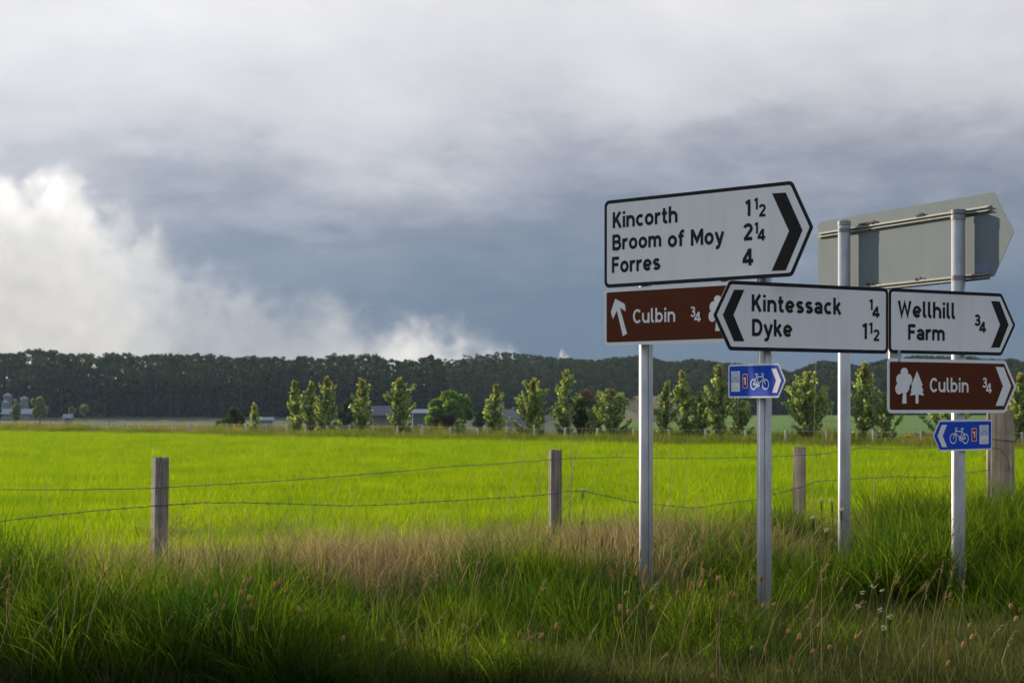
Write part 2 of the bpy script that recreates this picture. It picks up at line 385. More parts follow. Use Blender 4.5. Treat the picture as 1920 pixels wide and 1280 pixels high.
def make_ground():
    ys = np.concatenate([np.arange(-60, 4, 4), np.arange(4, 22, 0.25), np.arange(22, 50, 2), np.arange(50, 440, 4), np.arange(440, 700, 12), np.arange(700, 1501, 100)])
    xs = np.concatenate([[-1200, -800, -500], np.arange(-400, -140, 20), np.arange(-140, -8, 4), np.arange(-8, 9, 0.3), np.arange(9, 140, 4), np.arange(140, 401, 20), [500, 800, 1200]])
    X, Y = np.meshgrid(xs, ys); Z = gz(X, Y)
    V = np.stack([X, Y, Z], -1).reshape(-1, 3); nx = len(xs); ny = len(ys)
    i, j = np.meshgrid(np.arange(nx - 1), np.arange(ny - 1)); a = (j * nx + i).ravel()
    Fq = np.stack([a, a + 1, a + nx + 1, a + nx], -1)
    cen = V[Fq].mean(1); x, y = cen[:, 0], cen[:, 1]; mi = (fd(x, y) > -1.2).astype(np.int32)
    off = (x + 30.5) * 0.7137 + (y - 108.0) * 0.7004; mi[(off > 3) & (y > 20)] = 2; mi[(off > 3) & (x > y * 0.040) & (y < 425)] = 3
    mi[(y > 356) & (x < -y * 0.038)] = 4; mi[(y > 404) & (x >= -y * 0.038)] = 4; mi[y > 440] = 4
    o = link('ground', fast_mesh('ground', V, Fq, [M['soil_field'], M['soil_verge'], M['pasture'], M['farfield'], M['woodfloor']], mi, True)); tag(o, kind='structure')
make_ground()

# field edge: the far fence runs obliquely away to the left
E0 = Vector((-30.5, 108.0)); E1 = Vector((16.6, 60.0)); ED = (E1 - E0).normalized(); EN = Vector((-ED.y, ED.x))
if EN.y < 0: EN = -EN        # points away from the camera
def edge_at(px, off=0.0):
    """point where the pixel column crosses the field edge line moved back by off"""
    O = E0 + EN * off; r = (px - 960) / F
    k = (r * O.y - O.x) / (ED.x - r * ED.y)
    return O + ED * k
def quad_sheet(name, pts, m, z):
    V = [(p[0], p[1], z) for p in pts]
    o = link(name, mesh(name, V, [tuple(range(len(V)))], m)); tag(o, kind='structure'); return o
def strip(off0, off1, k0, k1):
    a = E0 + EN * off0 + ED * k0; b = E0 + EN * off0 + ED * k1; c = E0 + EN * off1 + ED * k1; d = E0 + EN * off1 + ED * k0
    return [a, b, c, d]
def offline(px, Y): return ((px - 960) / F * Y, Y)
road = quad_sheet('road', [(-40 * FT.x + 9.6 * FN.x - 2.34, -40 * FT.y + 9.6 * FN.y + 12), (40 * FT.x + 9.6 * FN.x - 2.34, 40 * FT.y + 9.6 * FN.y + 12),
                           (40 * FT.x + 15 * FN.x - 2.34, 40 * FT.y + 15 * FN.y + 12), (-40 * FT.x + 15 * FN.x - 2.34, -40 * FT.y + 15 * FN.y + 12)], M['asphalt'], 0.006)

# ------------------------------------------------------------------ stroke lettering
def arc(cx, cy, rx, ry, a0, a1, n=14):
    return [(cx + rx * math.cos(R(a0 + (a1 - a0) * i / n)), cy + ry * math.sin(R(a0 + (a1 - a0) * i / n))) for i in range(n + 1)]
def ell(cx, cy, rx, ry, n=26): return ('C', arc(cx, cy, rx, ry, 0, 360, n)[:-1])
h = 0.12
def bowlcap(x0, yt, xr, yb, rx):
    cy = (yt + yb) / 2
    return [(x0, yt), (xr - rx, yt)] + arc(xr - rx, cy, rx, (yt - yb) / 2, 90, -90) + [(x0, yb)]
S_up = arc(0.40, 0.70, 0.26, 0.18, 25, 270, 12); S_lo = arc(0.40, 0.30, 0.28, 0.18, 90, -155, 12)
G = {
 'o': (0.94, [ell(.47, .5, .35, .38)]),
 'c': (0.82, [arc(.47, .5, .35, .38, 48, 312, 20)]),
 'e': (0.94, [arc(.47, .5, .35, .38, 0, 318, 22), [(.14, .48), (.80, .48)]]),
 'n': (0.92, [[(h, 0), (h, 1)], [(h, .5)] + arc(.46, .54, .34, .34, 180, 0) + [(.80, 0)]]),
 'h': (0.92, [[(h, 0), (h, 1.42)], [(h, .5)] + arc(.46, .54, .34, .34, 180, 0) + [(.80, 0)]]),
 'm': (1.42, [[(h, 0), (h, 1)], [(h, .5)] + arc(.415, .58, .295, .30, 180, 0) + [(.71, 0)], [(.71, .5)] + arc(1.005, .58, .295, .30, 180, 0) + [(1.30, 0)]]),
 'r': (0.60, [[(h, 0), (h, 1)], [(h, .45)] + arc(.48, .50, .36, .38, 180, 72)]),
 'u': (0.92, [[(h, 1), (h, .46)] + arc(.46, .46, .34, .34, 180, 360), [(.80, 1), (.80, 0)]]),
 'i': (0.24, [[(h, 0), (h, 1)], [(h, 1.17), (h, 1.41)]]),
 'l': (0.38, [[(h, 1.42), (h, .3)] + arc(.30, .30, .18, .18, 180, 270, 6) + [(.38, .12)]]),
 't': (0.58, [[(.24, 1.32), (.24, .3)] + arc(.44, .30, .20, .18, 180, 270, 6) + [(.58, .12)], [(0, .89), (.54, .89)]]),
 'f': (0.58, [[(.24, 0), (.24, 1.1)] + arc(.44, 1.10, .20, .20, 180, 90, 6) + [(.60, 1.30)], [(0, .89), (.54, .89)]]),
 'b': (0.94, [[(h, 0), (h, 1.42)], ell(.47, .5, .35, .38)]),
 'a': (0.86, [arc(.42, .60, .32, .28, 155, 0) + [(.74, 0)], ell(.42, .31, .30, .19)]),
 's': (0.78, [S_up + S_lo]),
 'k': (0.82, [[(h, 0), (h, 1.42)], [(h, .38), (.70, 1.0)], [(.36, .60), (.74, 0)]]),
 'y': (0.90, [[(.08, 1), (.45, .08)], [(.82, 1), (.42, -.16), (.34, -.28), (.24, -.31), (.08, -.31)]]),
 'K': (0.98, [[(h, 0), (h, 1.4)], [(h, .46), (.84, 1.4)], [(.40, .82), (.88, 0)]]),
 'B': (0.98, [[(h, 0), (h, 1.4)], bowlcap(h, 1.28, .80, .74, .27), bowlcap(h, .74, .86, .12, .31)]),
 'R': (0.98, [[(h, 0), (h, 1.4)], bowlcap(h, 1.28, .82, .66, .31), [(.48, .66), (.86, 0)]]),
 'M': (1.28, [[(h, 0), (h, 1.4)], [(.14, 1.34), (.64, .40), (1.14, 1.34)], [(1.16, 0), (1.16, 1.4)]]),
 'N': (1.04, [[(h, 0), (h, 1.4)], [(.14, 1.34), (.90, .06)], [(.92, 0), (.92, 1.4)]]),
 'F': (0.80, [[(h, 0), (h, 1.4)], [(h, 1.28), (.80, 1.28)], [(h, .72), (.72, .72)]]),
 'D': (1.04, [[(h, 0), (h, 1.4)], [(h, 1.28), (.46, 1.28)] + arc(.46, .70, .46, .58, 90, -90) + [(h, .12)]]),
 'W': (1.42, [[(.08, 1.4), (.39, .16), (.71, 1.20), (1.03, .16), (1.34, 1.4)]]),
 'C': (0.98, [arc(.56, .70, .44, .58, 42, 318, 24)]),
 'S': (0.86, [[(x * 1.1, y * 1.4) for x, y in S_up + S_lo]]),
 '1': (0.44, [[(.32, 0), (.32, 1.4)], [(.34, 1.27), (.02, 1.12)]]),
 '2': (0.84, [arc(.42, .98, .30, .30, 165, -28, 14) + [(.16, .14)], [(.06, .12), (.80, .12)]]),
 '3': (0.82, [arc(.40, 1.00, .25, .28, 155, -90, 14) + [(.30, .72)], [(.30, .72)] + arc(.40, .42, .30, .30, 90, -155, 14)]),
 '4': (0.88, [[(.62, 0), (.62, 1.4)], [(.62, 1.36), (.12, .44)], [(.04, .38), (.88, .38)]]),
}
def stroke(mb, pts, w, y, closed=False):
    """flat ribbon of width w along pts (x,z) at depth y"""
    pts = [Vector(p) for p in pts]; n = len(pts); Lp = []; Rp = []
    for i in range(n):
        if closed: a = pts[i - 1]; b = pts[(i + 1) % n]
        else: a = pts[max(i - 1, 0)]; b = pts[min(i + 1, n - 1)]
        d1 = (pts[i] - a); d2 = (b - pts[i])
        if d1.length < 1e-9: d1 = d2
        if d2.length < 1e-9: d2 = d1
        d1 = d1.normalized(); d2 = d2.normalized(); t = (d1 + d2)
        t = t.normalized() if t.length > 1e-6 else d1
        nn = Vector((-t.y, t.x)); cs = max(0.45, nn.dot(Vector((-d1.y, d1.x))))
        Lp.append(pts[i] + nn * (w / 2 / cs)); Rp.append(pts[i] - nn * (w / 2 / cs))
    v = [(p.x, y, p.y) for p in Lp] + [(p.x, y, p.y) for p in Rp]
    f = [(i, n + i, n + (i + 1) % n, (i + 1) % n) for i in range(n if closed else n - 1)]
    mb.add(v, f)
def write(mb, text, x0, x1, z0, cap, y, weight=0.285, gap=0.16):
    """lettering from x0 to x1 standing on z0, capital height cap"""
    pos = 0; items = []
    for ch in text:
        if ch == ' ': pos += 0.42; continue
        adv, st = G[ch]; items.append((pos, st)); pos += adv + gap
    tot = pos - gap; sx = (x1 - x0) / tot; sz = cap / 1.4; w = weight * (sx + sz) / 2
    for p, st in items:
        for k, s_ in enumerate(st):
            cl = isinstance(s_, tuple); q = s_[1] if cl else s_
            stroke(mb, [(x0 + (p + a) * sx, z0 + b * sz) for a, b in q], w, y - 0.00025 * k, cl)

# ------------------------------------------------------------------ signs
def offset_poly(pts, d):
    n = len(pts); out = []
    ar = sum(pts[i][0] * pts[(i + 1) % n][1] - pts[(i + 1) % n][0] * pts[i][1] for i in range(n)); sg = 1 if ar > 0 else -1
    for i in range(n):
        p0, p1, p2 = Vector(pts[i - 1]), Vector(pts[i]), Vector(pts[(i + 1) % n])
        a = (p1 - p0).normalized(); b = (p2 - p1).normalized()
        na = Vector((-a.y, a.x)) * sg; nb = Vector((-b.y, b.x)) * sg
        bis = (na + nb).normalized(); out.append(p1 + bis * (d / bis.dot(na)))
    return out
def round_poly(pts, rad, seg=6):
    n = len(pts); out = []
    for i in range(n):
        p0, p1, p2 = Vector(pts[i - 1]), Vector(pts[i]), Vector(pts[(i + 1) % n]); r = rad[i] if isinstance(rad, (list, tuple)) else rad
        a = (p0 - p1).normalized(); b = (p2 - p1).normalized(); ang = a.angle(b); t = r / math.tan(ang / 2)
        s0 = p1 + a * t; s1 = p1 + b * t
        c = p1 + (a + b).normalized() * (r / math.sin(ang / 2))
        v0 = s0 - c; v1 = s1 - c; a0 = math.atan2(v0.y, v0.x); a1 = math.atan2(v1.y, v1.x)
        da = (a1 - a0 + math.pi) % (2 * math.pi) - math.pi
        out += [(c.x + r * math.cos(a0 + da * k / seg), c.y + r * math.sin(a0 + da * k / seg)) for k in range(seg + 1)]
    return out

class Sign:
    """a panel standing in the vertical plane through O with direction th (deg, + = right end farther)"""
    def __init__(s, name, O, th, zoom, label, cat='road sign', group=None):
        s.u = Vector((math.cos(R(th)), math.sin(R(th)))); s.O = Vector(O); s.n = Vector((-s.u.y, s.u.x))
        s.zx, s.zy, s.zs = zoom; s.name = name; s.lab = (label, cat, group); s.th = th
    def st(s, x, y):
        px = s.zx + x * s.zs; py = s.zy + y * s.zs; r = Vector(((px - 960) / F, 1.0)); k = s.O.dot(s.n) / r.dot(s.n)
        p = r * k; return ((p - s.O).dot(s.u), EYE + (HZ - py) / F * k)
    def frame(s, TL, TR, BR, BL, tip, left):
        a, b, c, d, t = [s.st(*q) for q in (TL, TR, BR, BL, tip)]
        zt = (a[1] + b[1]) / 2; zb = (c[1] + d[1]) / 2; x0 = (a[0] + d[0]) / 2; x1 = (b[0] + c[0]) / 2; zm = (zt + zb) / 2
        s.zt, s.zb, s.x0, s.x1 = zt, zb, x0, x1
        s.poly = [(t[0], zm), (x0, zt), (x1, zt), (x1, zb), (x0, zb)] if left else [(x0, zt), (x1, zt), (t[0], zm), (x1, zb), (x0, zb)]
        s.tipi = 0 if left else 2
        s.zbase = zb
        xm = (x0 + x1) / 2; base = s.O + s.u * xm
        s.dx = xm
        s.root = empty(s.name, (base.x, base.y, zb), math.atan2(s.u.y, s.u.x)); tag(s.root, *s.lab)
    def loc(s, p): return (p[0] - s.dx, p[1] - s.zbase)
    def part(s, name, mb, m, label=None):
        mb.v = [(v[0] - s.dx, v[1], v[2] - s.zbase) for v in mb.v]
        o = mb.obj(name, m, s.root)
        if label: o['label'] = label
        return o
    def plate(s, border, rad, face=None, fmat=None, frad=None, thick=0.003, flip=False):
        rr = [rad] * 5; rr[s.tipi] = rad * 0.45
        mb = MB(); y0, y1 = (0, thick)
        mb.prism(round_poly(s.poly, rr), y0, y1, 0, 1, 2); s.part('panel', mb, [border, M['alu'] if not flip else M['white'], M['rail']])
        if face is not None:
            q = offset_poly(s.poly, face); fr = [frad if frad else max(rad - face, 0.004)] * 5; fr[s.tipi] *= 0.5
            mb = MB(); mb.prism(round_poly(q, fr), -0.0012, -0.0002); s.part('face', mb, fmat)
    def poly_part(s, name, pts, m, y=-0.0026, label=None):
        mb = MB(); q = [s.st(*p) for p in pts]; n = len(q)
        mb.add([(a, y, b) for a, b in q], [tuple(range(n))] if n < 6 else [(0, 1, 2, 5), (5, 2, 3, 4)])
        return s.part(name, mb, m, label)
    def text(s, name, text, x0, yb0, x1, yb1, ycap, m, weight=0.285, gap=0.16, label=None):
        a = s.st(x0, yb0); b = s.st(x1, yb1); c = s.st(x0, ycap); mb = MB()
        z0 = (a[1] + b[1]) / 2
        write(mb, text, a[0], b[0], z0, c[1] - a[1], -0.0026, weight, gap); return s.part(name, mb, m, label)
    def number(s, items, m, weight=0.27, name='distance'):
        """items: (char, x0, x1, ytop, ybase)"""
        mb = MB()
        for i, (ch, x0, x1, yt, yb) in enumerate(items):
            a = s.st(x0, yb); b = s.st(x1, yb); c = s.st(x0, yt)
            sx = (b[0] - a[0]); cap = c[1] - a[1]; adv = G[ch][0]
            write(mb, ch, a[0], b[0], a[1], cap, -0.0026 - 0.001 * (i % 2), weight if cap > 0.055 else weight)
        return s.part(name, mb, m)
    def strokes(s, name, lst, m, w, y=-0.0026):
        """strokes in zoom pixels, w in metres"""
        mb = MB()
        for k, q in enumerate(lst):
            cl = isinstance(q, tuple); q = q[1] if cl else q
            stroke(mb, [s.st(*p) for p in q], w, y - 0.0002 * k, cl)
        return s.part(name, mb, m)
    def rails(s, zs, front=False, x0=None, x1=None):
        for z in zs:
            mb = MB(); a = (s.x0 if x0 is None else x0) + 0.03; b = (s.x1 if x1 is None else x1) - 0.03
            if front:
                mb.box(((a + b) / 2, -0.004, z), (b - a, 0.008, 0.045)); mb.box(((a + b) / 2, -0.016, z + 0.011), (b - a, 0.016, 0.006)); mb.box(((a + b) / 2, -0.016, z - 0.011), (b - a, 0.016, 0.006))
            else:
                mb.box(((a + b) / 2, 0.015, z), (b - a, 0.022, 0.032))
            s.part('rail', mb, M['rail'])

PA = Vector((0.862, 11.66)); PB = Vector((1.530, 11.0)); PC = Vector((2.404, 13.12)); PD = Vector((2.929, 11.9))
def in_front(p, th, d):
    n = Vector((math.sin(R(th)), -math.cos(R(th)))); return p + n * d   # towards the camera side of the panel plane
TH1 = math.degrees(math.atan2(PB.y - PA.y, PB.x - PA.x))                # about -45
TH2 = math.degrees(math.atan2(PD.y - PB.y, PD.x - PB.x))                # about +33
TH3 = math.degrees(math.atan2(PD.y - PC.y, PD.x - PC.x))                # about -67
OFF = 0.0445 + 0.030

# --- large white sign
k = Sign('direction_sign', in_front(PB, TH1, OFF), TH1, (1100, 320, 440 / 1564),
         'largest white arrow sign, reading Kincorth, Broom of Moy and Forres, pointing right', 'road sign')
k.frame((122, 188), (1372, 83), (1370, 718), (115, 770), (1510, 397), False)
k.plate(M['black'], 0.040, 0.023, M['white'], 0.022)
k.poly_part('chevron', [(1237, 152), (1328, 146), (1440, 397), (1328, 664), (1234, 668), (1350, 403)], M['black'])
k.text('place_name', 'Kincorth', 176, 380, 606, 349, 274, M['black'])
k.text('place_name', 'Broom', 174, 527, 498, 510, 424, M['black'])
k.text('place_name', 'of', 543, 510, 650, 502, 404, M['black'])
k.text('place_name', 'Moy', 697, 497, 915, 488, 388, M['black'])
k.text('place_name', 'Forres', 171, 678, 490, 663, 573, M['black'])
k.number([('1', 1060, 1093, 195, 305), ('1', 1120, 1142, 183, 261), ('2', 1148, 1195, 226, 307)], M['black'])
k.number([('2', 1045, 1108, 355, 466), ('1', 1122, 1143, 345, 421), ('4', 1138, 1192, 391, 468)], M['black'])
k.number([('4', 1037, 1112, 523, 635)], M['black'])
k.rails([k.zt - 0.09, k.zb + 0.09])
KZT = k.zt
# --- brown sign below it, its tip hidden behind the next sign
b1 = Sign('direction_sign', in_front(PB, TH1, OFF), TH1, (1100, 320, 440 / 1564),
          'brown Culbin sign with a slanting white arrow, half hidden by the Kintessack sign', 'road sign')
a_ = b1.st(118, 790); bb = b1.st(115, 1167); s_sh = b1.st(985, 740)[0]
b1.zt, b1.zb, b1.x0, b1.x1 = a_[1], bb[1], (a_[0] + bb[0]) / 2, s_sh
zm = (b1.zt + b1.zb) / 2
b1.poly = [(b1.x0, b1.zt), (b1.x1, b1.zt), (b1.x1 + 0.10, zm), (b1.x1, b1.zb), (b1.x0, b1.zb)]; b1.tipi = 2; b1.zbase = b1.zb
b1.dx = (b1.x0 + b1.x1) / 2; base = b1.O + b1.u * b1.dx
b1.root = empty('direction_sign', (base.x, base.y, b1.zb), math.atan2(b1.u.y, b1.u.x)); tag(b1.root, *b1.lab)
b1.plate(M['white'], 0.030, 0.022, M['brown'], 0.014)
mb = MB(); A_ = [(192, 853), (256, 888), (262, 938), (223, 912), (271, 1086), (243, 1102), (203, 932), (176, 990), (163, 942)]
q = [b1.st(*p) for p in A_]; mb.add([(x, -0.0026, z) for x, z in q], [(0, 1, 2, 3), (0, 3, 6), (3, 4, 5, 6), (0, 6, 7, 8)]); b1.part('arrow', mb, M['white'])
b1.text('place_name', 'Culbin', 310, 1016, 592, 1008, 921, M['white'], 0.225)
b1.number([('3', 692, 727, 905, 975), ('4', 718, 763, 942, 1008)], M['white'], 0.225)
def tree_symbol(s, sh, ox, oy, sc_, ymul=1.0):
    """round tree symbol: overlapping discs and a flared trunk; zoom pixels relative to brown sign two"""
    mb = MB()
    def disc(cx, cy, rx, ry, y):
        q = [s.st(ox + (cx + rx * math.cos(t)) * sc_, oy + (cy + ry * math.sin(t)) * sc_) for t in np.linspace(0, 2 * math.pi, 25)[:-1]]
        mb.add([(a, y, b) for a, b in q], [tuple(range(24))])
    for i, (cx, cy, rx, ry) in enumerate(((369, 282, 34, 40), (332, 350, 38, 52), (404, 352, 38, 55), (320, 436, 35, 52), (368, 400, 50, 80))):
        disc(cx, cy, rx, ry, -0.0026 - 0.0003 * i)
    q = [s.st(ox + x * sc_, oy + y * sc_) for x, y in ((356, 470), (384, 470), (389, 572), (347, 572))]
    mb.add([(a, -0.0042, b) for a, b in q], [(0, 1, 2, 3)]); s.part('tree_symbol', mb, M['white'])
tree_symbol(b1, None, 797 - 285 * 0.66, 836 - 243 * 0.74, 0.72)
b1.rails([b1.zt - 0.08, b1.zb + 0.08])
mb = MB(); e_ = b1.st(898, 750); mb.tube([(e_[0], 0.035, b1.zt - 0.10), (e_[0], 0.035, k.zb + 0.10)], 0.024, 12); b1.part('clip_tube', mb, M['galv'])

# --- Kintessack / Dyke
kt = Sign('direction_sign', in_front(PB, TH2, OFF), TH2, (1320, 520, 360 / 1772),
          'white arrow sign reading Kintessack and Dyke, pointing left', 'road sign')
kt.frame((228, 28), (1702, 98), (1700, 705), (238, 674), (85, 342), True)
kt.plate(M['black'], 0.036, 0.023, M['white'], 0.018)
kt.poly_part('chevron', [(275, 113), (370, 114), (270, 345), (370, 590), (275, 588), (172, 345)], M['black'])
kt.text('place_name', 'Kintessack', 440, 313, 1262, 343, 156, M['black'], gap=0.19)
kt.text('place_name', 'Dyke', 443, 537, 812, 549, 382, M['black'])
kt.number([('1', 1525, 1555, 200, 302), ('4', 1548, 1617, 268, 368)], M['black'])
kt.number([('1', 1462, 1502, 420, 568), ('1', 1522, 1552, 415, 517), ('2', 1560, 1617, 480, 584)], M['black'])
kt.rails([kt.zt - 0.07, kt.zb + 0.07])
# --- Wellhill Farm
wf = Sign('direction_sign', in_front(PB, TH2, OFF), TH2, (1480, 340, 440 / 1564),
          'small white arrow sign reading Wellhill Farm, pointing right', 'road sign')
wf.frame((662, 712), (1418, 745), (1412, 1162), (661, 1143), (1507, 955), False)
wf.plate(M['black'], 0.036, 0.022, M['white'], 0.018)
wf.poly_part('chevron', [(1343, 797), (1400, 800), (1460, 955), (1400, 1108), (1343, 1107), (1403, 955)], M['black'])
wf.text('place_name', 'Wellhill', 724, 903, 1102, 915, 795, M['black'], gap=0.19)
wf.text('place_name', 'Farm', 791, 1055, 1033, 1061, 952, M['black'])
wf.number([('3', 1230, 1273, 887, 960), ('4', 1262, 1308, 935, 1005)], M['black'])
wf.rails([wf.zt - 0.07, wf.zb + 0.07])
# --- brown Culbin with trees
b2 = Sign('direction_sign', in_front(PB, TH2, OFF), TH2, (1620, 640, 300 / 1477),
          'brown arrow sign to Culbin with two white trees, under the Wellhill Farm sign', 'road sign')
b2.frame((215, 155), (1310, 175), (1300, 660), (215, 660), (1408, 412), False)
b2.plate(M['white'], 0.030, 0.021, M['brown'], 0.014)
b2.poly_part('chevron', [(1213, 235), (1288, 237), (1355, 413), (1287, 593), (1213, 593), (1280, 413)], M['white'])
tree_symbol(b2, None, 0, 0, 1.0)
mb = MB()
pine = [(485, 270), (537, 405), (523, 408), (545, 455), (530, 458), (551, 500), (498, 490), (498, 572), (471, 572), (471, 490), (418, 500), (437, 458), (424, 462), (440, 410), (430, 408)]
q = [b2.st(*p) for p in pine]; mb.add([(x, -0.0048, z) for x, z in q], [(0, 1, 2), (0, 2, 13, 14), (2, 3, 4), (2, 4, 11, 13), (11, 12, 13), (4, 5, 6), (4, 6, 9, 11), (9, 10, 11), (6, 7, 8, 9)]); b2.part('pine_symbol', mb, M['white'])
b2.text('place_name', 'Culbin', 605, 470, 962, 468, 336, M['white'], 0.225)
b2.number([('3', 1088, 1135, 333, 425), ('4', 1120, 1175, 385, 477)], M['white'], 0.225)
b2.rails([b2.zt - 0.07, b2.zb + 0.07])
mb = MB(); e_ = b2.st(325, 140); mb.tube([(e_[0], 0.04, b2.zt - 0.08), (e_[0], 0.04, wf.zb + 0.05)], 0.042, 14); b2.part('clip_tube', mb, M['galv'])

# --- cycle route signs
BIKE = {  # stroke sets in zoom pixels of the first cycle sign
 'w1': ('C', arc(862, 742, 78, 134, 0, 360, 28)[:-1]), 'w2': ('C', arc(1195, 742, 84, 134, 0, 360, 28)[:-1]),
 'crank': ('C', arc(1003, 735, 27, 54, 0, 360, 18)[:-1]),
 'rest': [[(905, 462), (985, 457)], [(945, 465), (990, 735)], [(945, 540), (862, 738)], [(862, 742), (1000, 738)], [(950, 535), (1140, 530)], [(1010, 725), (1150, 575)],
          [(1195, 745), (1128, 520), (1135, 470)] , [(1135, 490)] + arc(1118, 455, 24, 28, -30, 90, 6)[1:] + [(1090, 428)], [(985, 790), (975, 830)], [(1022, 668), (1012, 690)]]}
def cycle_sign(name, O, th, zoom, outline, left, conv, label, patch, patch_print, number_box, chev, faded):
    s = Sign(name, O, th, zoom, label, 'cycle sign'); s.frame(*outline, left)
    s.plate(M['white'], 0.016, 0.011, M['blue'], 0.008)
    s.poly_part('chevron', chev, M['white'])
    allst = [BIKE['w1'], BIKE['w2'], BIKE['crank']] + BIKE['rest']
    lst = []
    for q in allst:
        cl = isinstance(q, tuple); p = [conv(*c) for c in (q[1] if cl else q)]; lst.append(('C', p) if cl else p)
    s.strokes('bicycle_symbol', lst, M['white'], 0.0075)
    x0, x1, yt, yb = number_box
    def rbox(nm, a, b, c, d, m, y, r=0.006):
        A = s.st(a, c); B = s.st(b, d); mb = MB(); pl = round_poly([(A[0], A[1]), (B[0], A[1]), (B[0], B[1]), (A[0], B[1])], r, 4)
        mb.add([(p[0], y, p[1]) for p in pl], [tuple(range(len(pl)))]); return s.part(nm, mb, m)
    rbox('number_border', x0, x1, yt, yb, M['white'], -0.0026, 0.009)
    rbox('number_patch', x0 + 14, x1 - 14, yt + 18, yb - 18, M['red'], -0.0036, 0.006)
    mb = MB(); xm = (x0 + x1) / 2; A = s.st(xm - 42, yb - 100); B = s.st(xm + 22, yb - 100); T = s.st(xm - 42, yt + 95)
    write(mb, '1', A[0], B[0], A[1], T[1] - A[1], -0.0046, 0.26); s.part('route_number', mb, M['white'])
    px0, px1, pyt, pyb = patch
    rbox('logo_patch', px0, px1, pyt, pyb, M['white'], -0.0026, 0.001)
    w_ = px1 - px0; hh = pyb - pyt; X = lambda f: px0 + f * w_; Yp = lambda f: pyt + f * hh
    archp = [(X(.10), Yp(.55))] + [(X(.5 + .40 * math.cos(R(a))), Yp(.32 - .28 * math.sin(R(a)))) for a in np.linspace(180, 0, 15)] + [(X(.90), Yp(.55))]
    mbq = MB(); q = [s.st(*p) for p in archp]; mbq.add([(a, -0.0033, b) for a, b in q], [tuple(range(len(q)))]); s.part('logo_ground', mbq, M['paleblue'])
    s.strokes('logo_arch', [archp], M['purple'], 0.0045, -0.004)
    s.strokes('logo_figure', [[(X(.28), Yp(.24)), (X(.72), Yp(.42))], [(X(.72), Yp(.24)), (X(.28), Yp(.42))], [(X(.3), Yp(.36)), (X(.7), Yp(.34))],
                              ('C', [(X(.27 + .12 * math.cos(t)), Yp(.48 + .06 * math.sin(t))) for t in np.linspace(0, 6.28, 13)[:-1]]),
                              ('C', [(X(.73 + .12 * math.cos(t)), Yp(.48 + .06 * math.sin(t))) for t in np.linspace(0, 6.28, 13)[:-1]])], M['purple'], 0.004, -0.0044)
    mb = MB(); pm = M['purple'] if faded else M['darkprint']
    for txt, f in (('North Sea', 0.83), ('Cycle Route', 0.92)):
        A = s.st(X(.16), Yp(f + .0)); B = s.st(X(.84), Yp(f)); T = s.st(X(.16), Yp(f - .05)); write(mb, txt, A[0], B[0], A[1], T[1] - A[1], -0.004, 0.2)
    s.part('lettering', mb, pm)
    mb = MB(); zc = (s.zt + s.zb) / 2; mb.box((0, 0.017, zc), (0.13, 0.026, 0.05)); s.part('clip', mb, M['rail'])
    return s
TH4 = -56.0; TH5 = 45.0
cycle_sign('cycle_route_sign', in_front(PB, TH4, OFF), TH4, (1355, 670, 130 / 1913), ((165, 195), (1525, 160), (1560, 1112), (150, 1112), (1738, 625)), False, lambda x, y: (x, y),
           'small blue cycle route sign pointing right, lit by the sun, below the Kintessack sign', (248, 485, 383, 938), None, (560, 700, 455, 850),
           [(1350, 308), (1487, 304), (1622, 630), (1510, 970), (1370, 972), (1482, 636)], True)
cycle_sign('cycle_route_sign', in_front(PD, TH5, OFF), TH5, (1740, 770, 130 / 1913), ((302, 264), (1752, 228), (1772, 1070), (332, 1118), (132, 650)), True,
           lambda x, y: (682 + (1195 - x) * 1.02, 764 + (y - 742) * 0.97),
           'small blue cycle route sign pointing left, in shade, lowest sign beside the thick post', (1412, 1660, 392, 908), None, (1192, 1336, 474, 838),
           [(370, 384), (515, 384), (396, 690), (518, 995), (378, 997), (250, 684)], False)

# --- sign seen from behind
bs = Sign('direction_sign', PD + Vector((-math.sin(R(TH3)), math.cos(R(TH3)))) * OFF, TH3, (1480, 340, 440 / 1564),
          'grey back of an arrow sign with two rails, behind two round posts', 'road sign')
bs.frame((190, 242), (1362, 108), (1365, 700), (190, 700), (1497, 393), False)
bs.plate(M['alu'], 0.036, flip=True)
ra = bs.st(1340, 183); rb = bs.st(1350, 628)
bs.rails([ra[1], rb[1]], front=True, x0=bs.x0, x1=ra[0] + 0.03)
mb = MB()
for i in range(40):
    x = bs.x0 + (bs.x1 - bs.x0) * random.choice([random.uniform(0.28, 0.38), random.uniform(0.60, 0.64)]); zz = ra[1] if random.random() < .7 else rb[1]
    mb.box((x, -0.012, zz + 0.026 + random.uniform(0, 0.014)), (random.uniform(.006, .02), .008, random.uniform(.004, .016)))
bs.part('nest_debris', mb, M['rust'])['kind'] = 'stuff'
A = bs.st(1238, 552); B = bs.st(1332, 600); mb = MB(); mb.box(((A[0] + B[0]) / 2, -0.0012, (A[1] + B[1]) / 2), (B[0] - A[0], 0.0012, A[1] - B[1])); bs.part('sticker', mb, M['sticker'])

